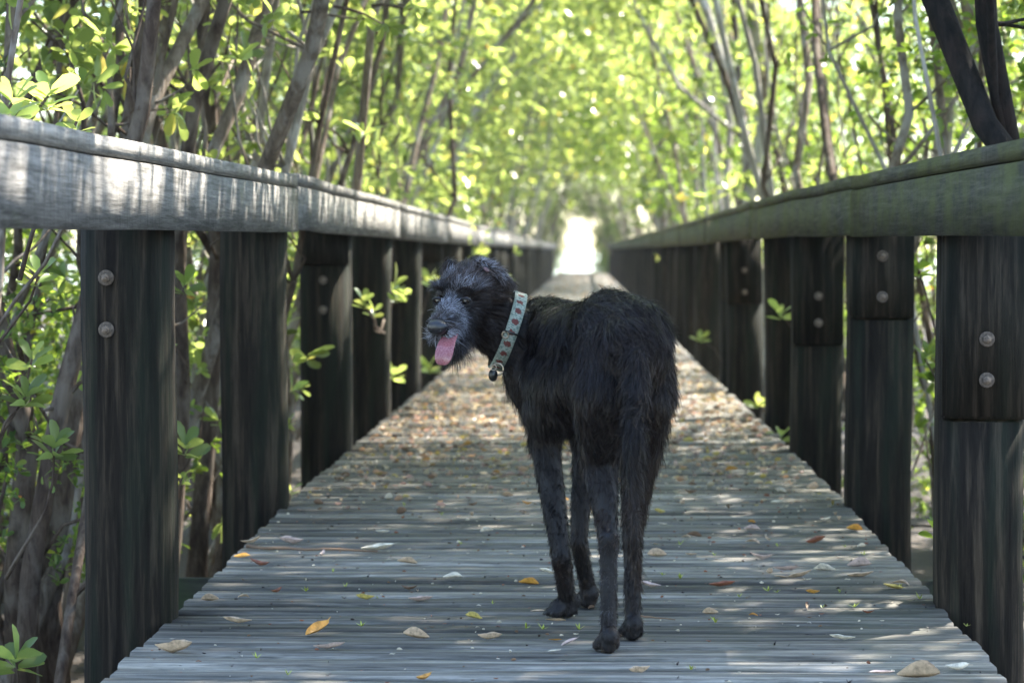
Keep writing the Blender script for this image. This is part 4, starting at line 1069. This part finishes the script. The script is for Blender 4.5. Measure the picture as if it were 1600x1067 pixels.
# collar
cm, t, b = newmat('collar_webbing')
ua = N(t, 'ShaderNodeAttribute'); ua.attribute_name = 'ua'; va = N(t, 'ShaderNodeAttribute'); va.attribute_name = 'va'
cxyz = N(t, 'ShaderNodeCombineXYZ'); t.links.new(ua.outputs['Fac'], cxyz.inputs[0]); t.links.new(va.outputs['Fac'], cxyz.inputs[1])
# maroon blobs: one per 26 mm along the strap; blue-green little strokes between
fx = math_(t, 'SUBTRACT', math_(t, 'FRACT', math_(t, 'MULTIPLY', ua.outputs['Fac'], 1 / .026)), .5)
nz = noise(t, cxyz.outputs[0], 160, 2, .5)
dx = math_(t, 'ADD', math_(t, 'MULTIPLY', fx, .026), math_(t, 'MULTIPLY', math_(t, 'SUBTRACT', nz.outputs[0], .5), .016))
dy = math_(t, 'ADD', va.outputs['Fac'], math_(t, 'MULTIPLY', math_(t, 'SUBTRACT', nz.outputs[0], .5), .012))
dd = math_(t, 'SQRT', math_(t, 'ADD', math_(t, 'MULTIPLY', dx, dx), math_(t, 'MULTIPLY', math_(t, 'MULTIPLY', dy, dy), .55)))
blob = math_(t, 'LESS_THAN', dd, .0062)
nz2 = noise(t, mapping(t, cxyz.outputs[0], (1, .35, 1)), 420, 1, .5)
strokes = math_(t, 'GREATER_THAN', nz2.outputs[0], .53)
base = mix(t, math_(t, 'MULTIPLY', strokes, .75), (.36, .38, .29), (.07, .14, .11))
base = mix(t, blob, base, (.14, .03, .02)); t.links.new(base, b.inputs['Base Color']); b.inputs['Roughness'].default_value = .7
A1 = (Vector((0, 0, 1)) - Ax * Ax.z).normalized(); A2 = Ax.cross(A1)
collar = empty('dog_collar', tuple(Cc), label='pale teal collar with dark red print, worn round the black dog neck', cat='collar')
def ring_r(a): return .0925 * (1 + .0 * math.cos(a))
na = 64; V = []; ua_ = []; va_ = []
for k in range(na):
    a = k / na * 2 * math.pi; d = A1 * math.cos(a) * .0925 + A2 * math.sin(a) * .084
    for (rs, v_) in ((1., -.0155), (1.035, -.0145), (1.035, .0), (1.035, .0145), (1., .0155)):
        V.append(tuple(d * rs + Ax * v_)); ua_.append(a * .09); va_.append(v_)
F = [(k * 5 + j, ((k + 1) % na) * 5 + j, ((k + 1) % na) * 5 + j + 1, k * 5 + j + 1) for k in range(na) for j in range(4)]
link('strap', npmesh('strap', V, np.array(F), True, {'ua': ua_, 'va': va_}), collar, cm)
metal = simple('ring_metal', (.45, .36, .26), .3, 1.); dark_metal = simple('tag_metal', (.06, .06, .055), .35, .8, var=.4, scale=150); red_web = simple('red_webbing', (.09, .02, .015), .8, var=.4, scale=300)
def wire(name, c, r, n1, n2, wr, mat, parent, sx=1.):
    mb = MB(); mb.tube([Vector(c) + Vector(n1) * math.cos(a) * r * sx + Vector(n2) * math.sin(a) * r for a in np.linspace(0, 2 * math.pi, 25)], [wr] * 25, 8); return mb.build(name, mat, parent, True)
bot = P(775, 574, 6.20) - Cc
wire('d_ring', bot + Vector((.004, -.012, -.004)), .0135, Vector((.9, -.1, -.35)).normalized(), Vector((.35, 0, .9)).normalized(), .0022, metal, collar)
wire('split_ring', P(771, 574, 6.17) - Cc + Vector((0, 0, .0)), .0065, (1, 0, 0), (0, .2, 1), .0012, metal, collar)
mb = MB(); c = P(770.5, 584, 6.17) - Cc
mb.tube([c + Vector((0, -.0015, 0)), c + Vector((0, .0015, 0))], [.0125, .0125], 28); mb.V[-1][:, 0] = c.x + (mb.V[-1][:, 0] - c.x) * .85; mb.V[-1][:, 2] = c.z + (mb.V[-1][:, 2] - c.z) * 1.15; tg = mb.build('tag', dark_metal, collar); tg.location = (0, 0, -.003)
# slide buckle on the camera-facing side and dark under-strap
sl = P(789, 522, 6.19) - Cc; tdir = (P(795, 505, 6.19) - P(783, 540, 6.19)).normalized()
u_ = (P(789, 522, 6.19) - Cc); 
a_b = math.atan2(u_.dot(A2), u_.dot(A1)); d = A1 * math.cos(a_b) * .0925 * 1.06 + A2 * math.sin(a_b) * .084 * 1.06
wire('slide_buckle', d - Ax * .012, .0075, Ax, tdir, .0022, metal, collar, 1.).scale = (1, 1, 1)
mb = MB(); q0 = d + tdir * .008; mb.tube([q0 - Ax * .019, q0 + Ax * .019], [.0025, .0025], 8); mb.build('buckle_bar', dark_metal, collar, True)
print('tris(dog fur)', n * 7, 'objects', len(sc.objects))
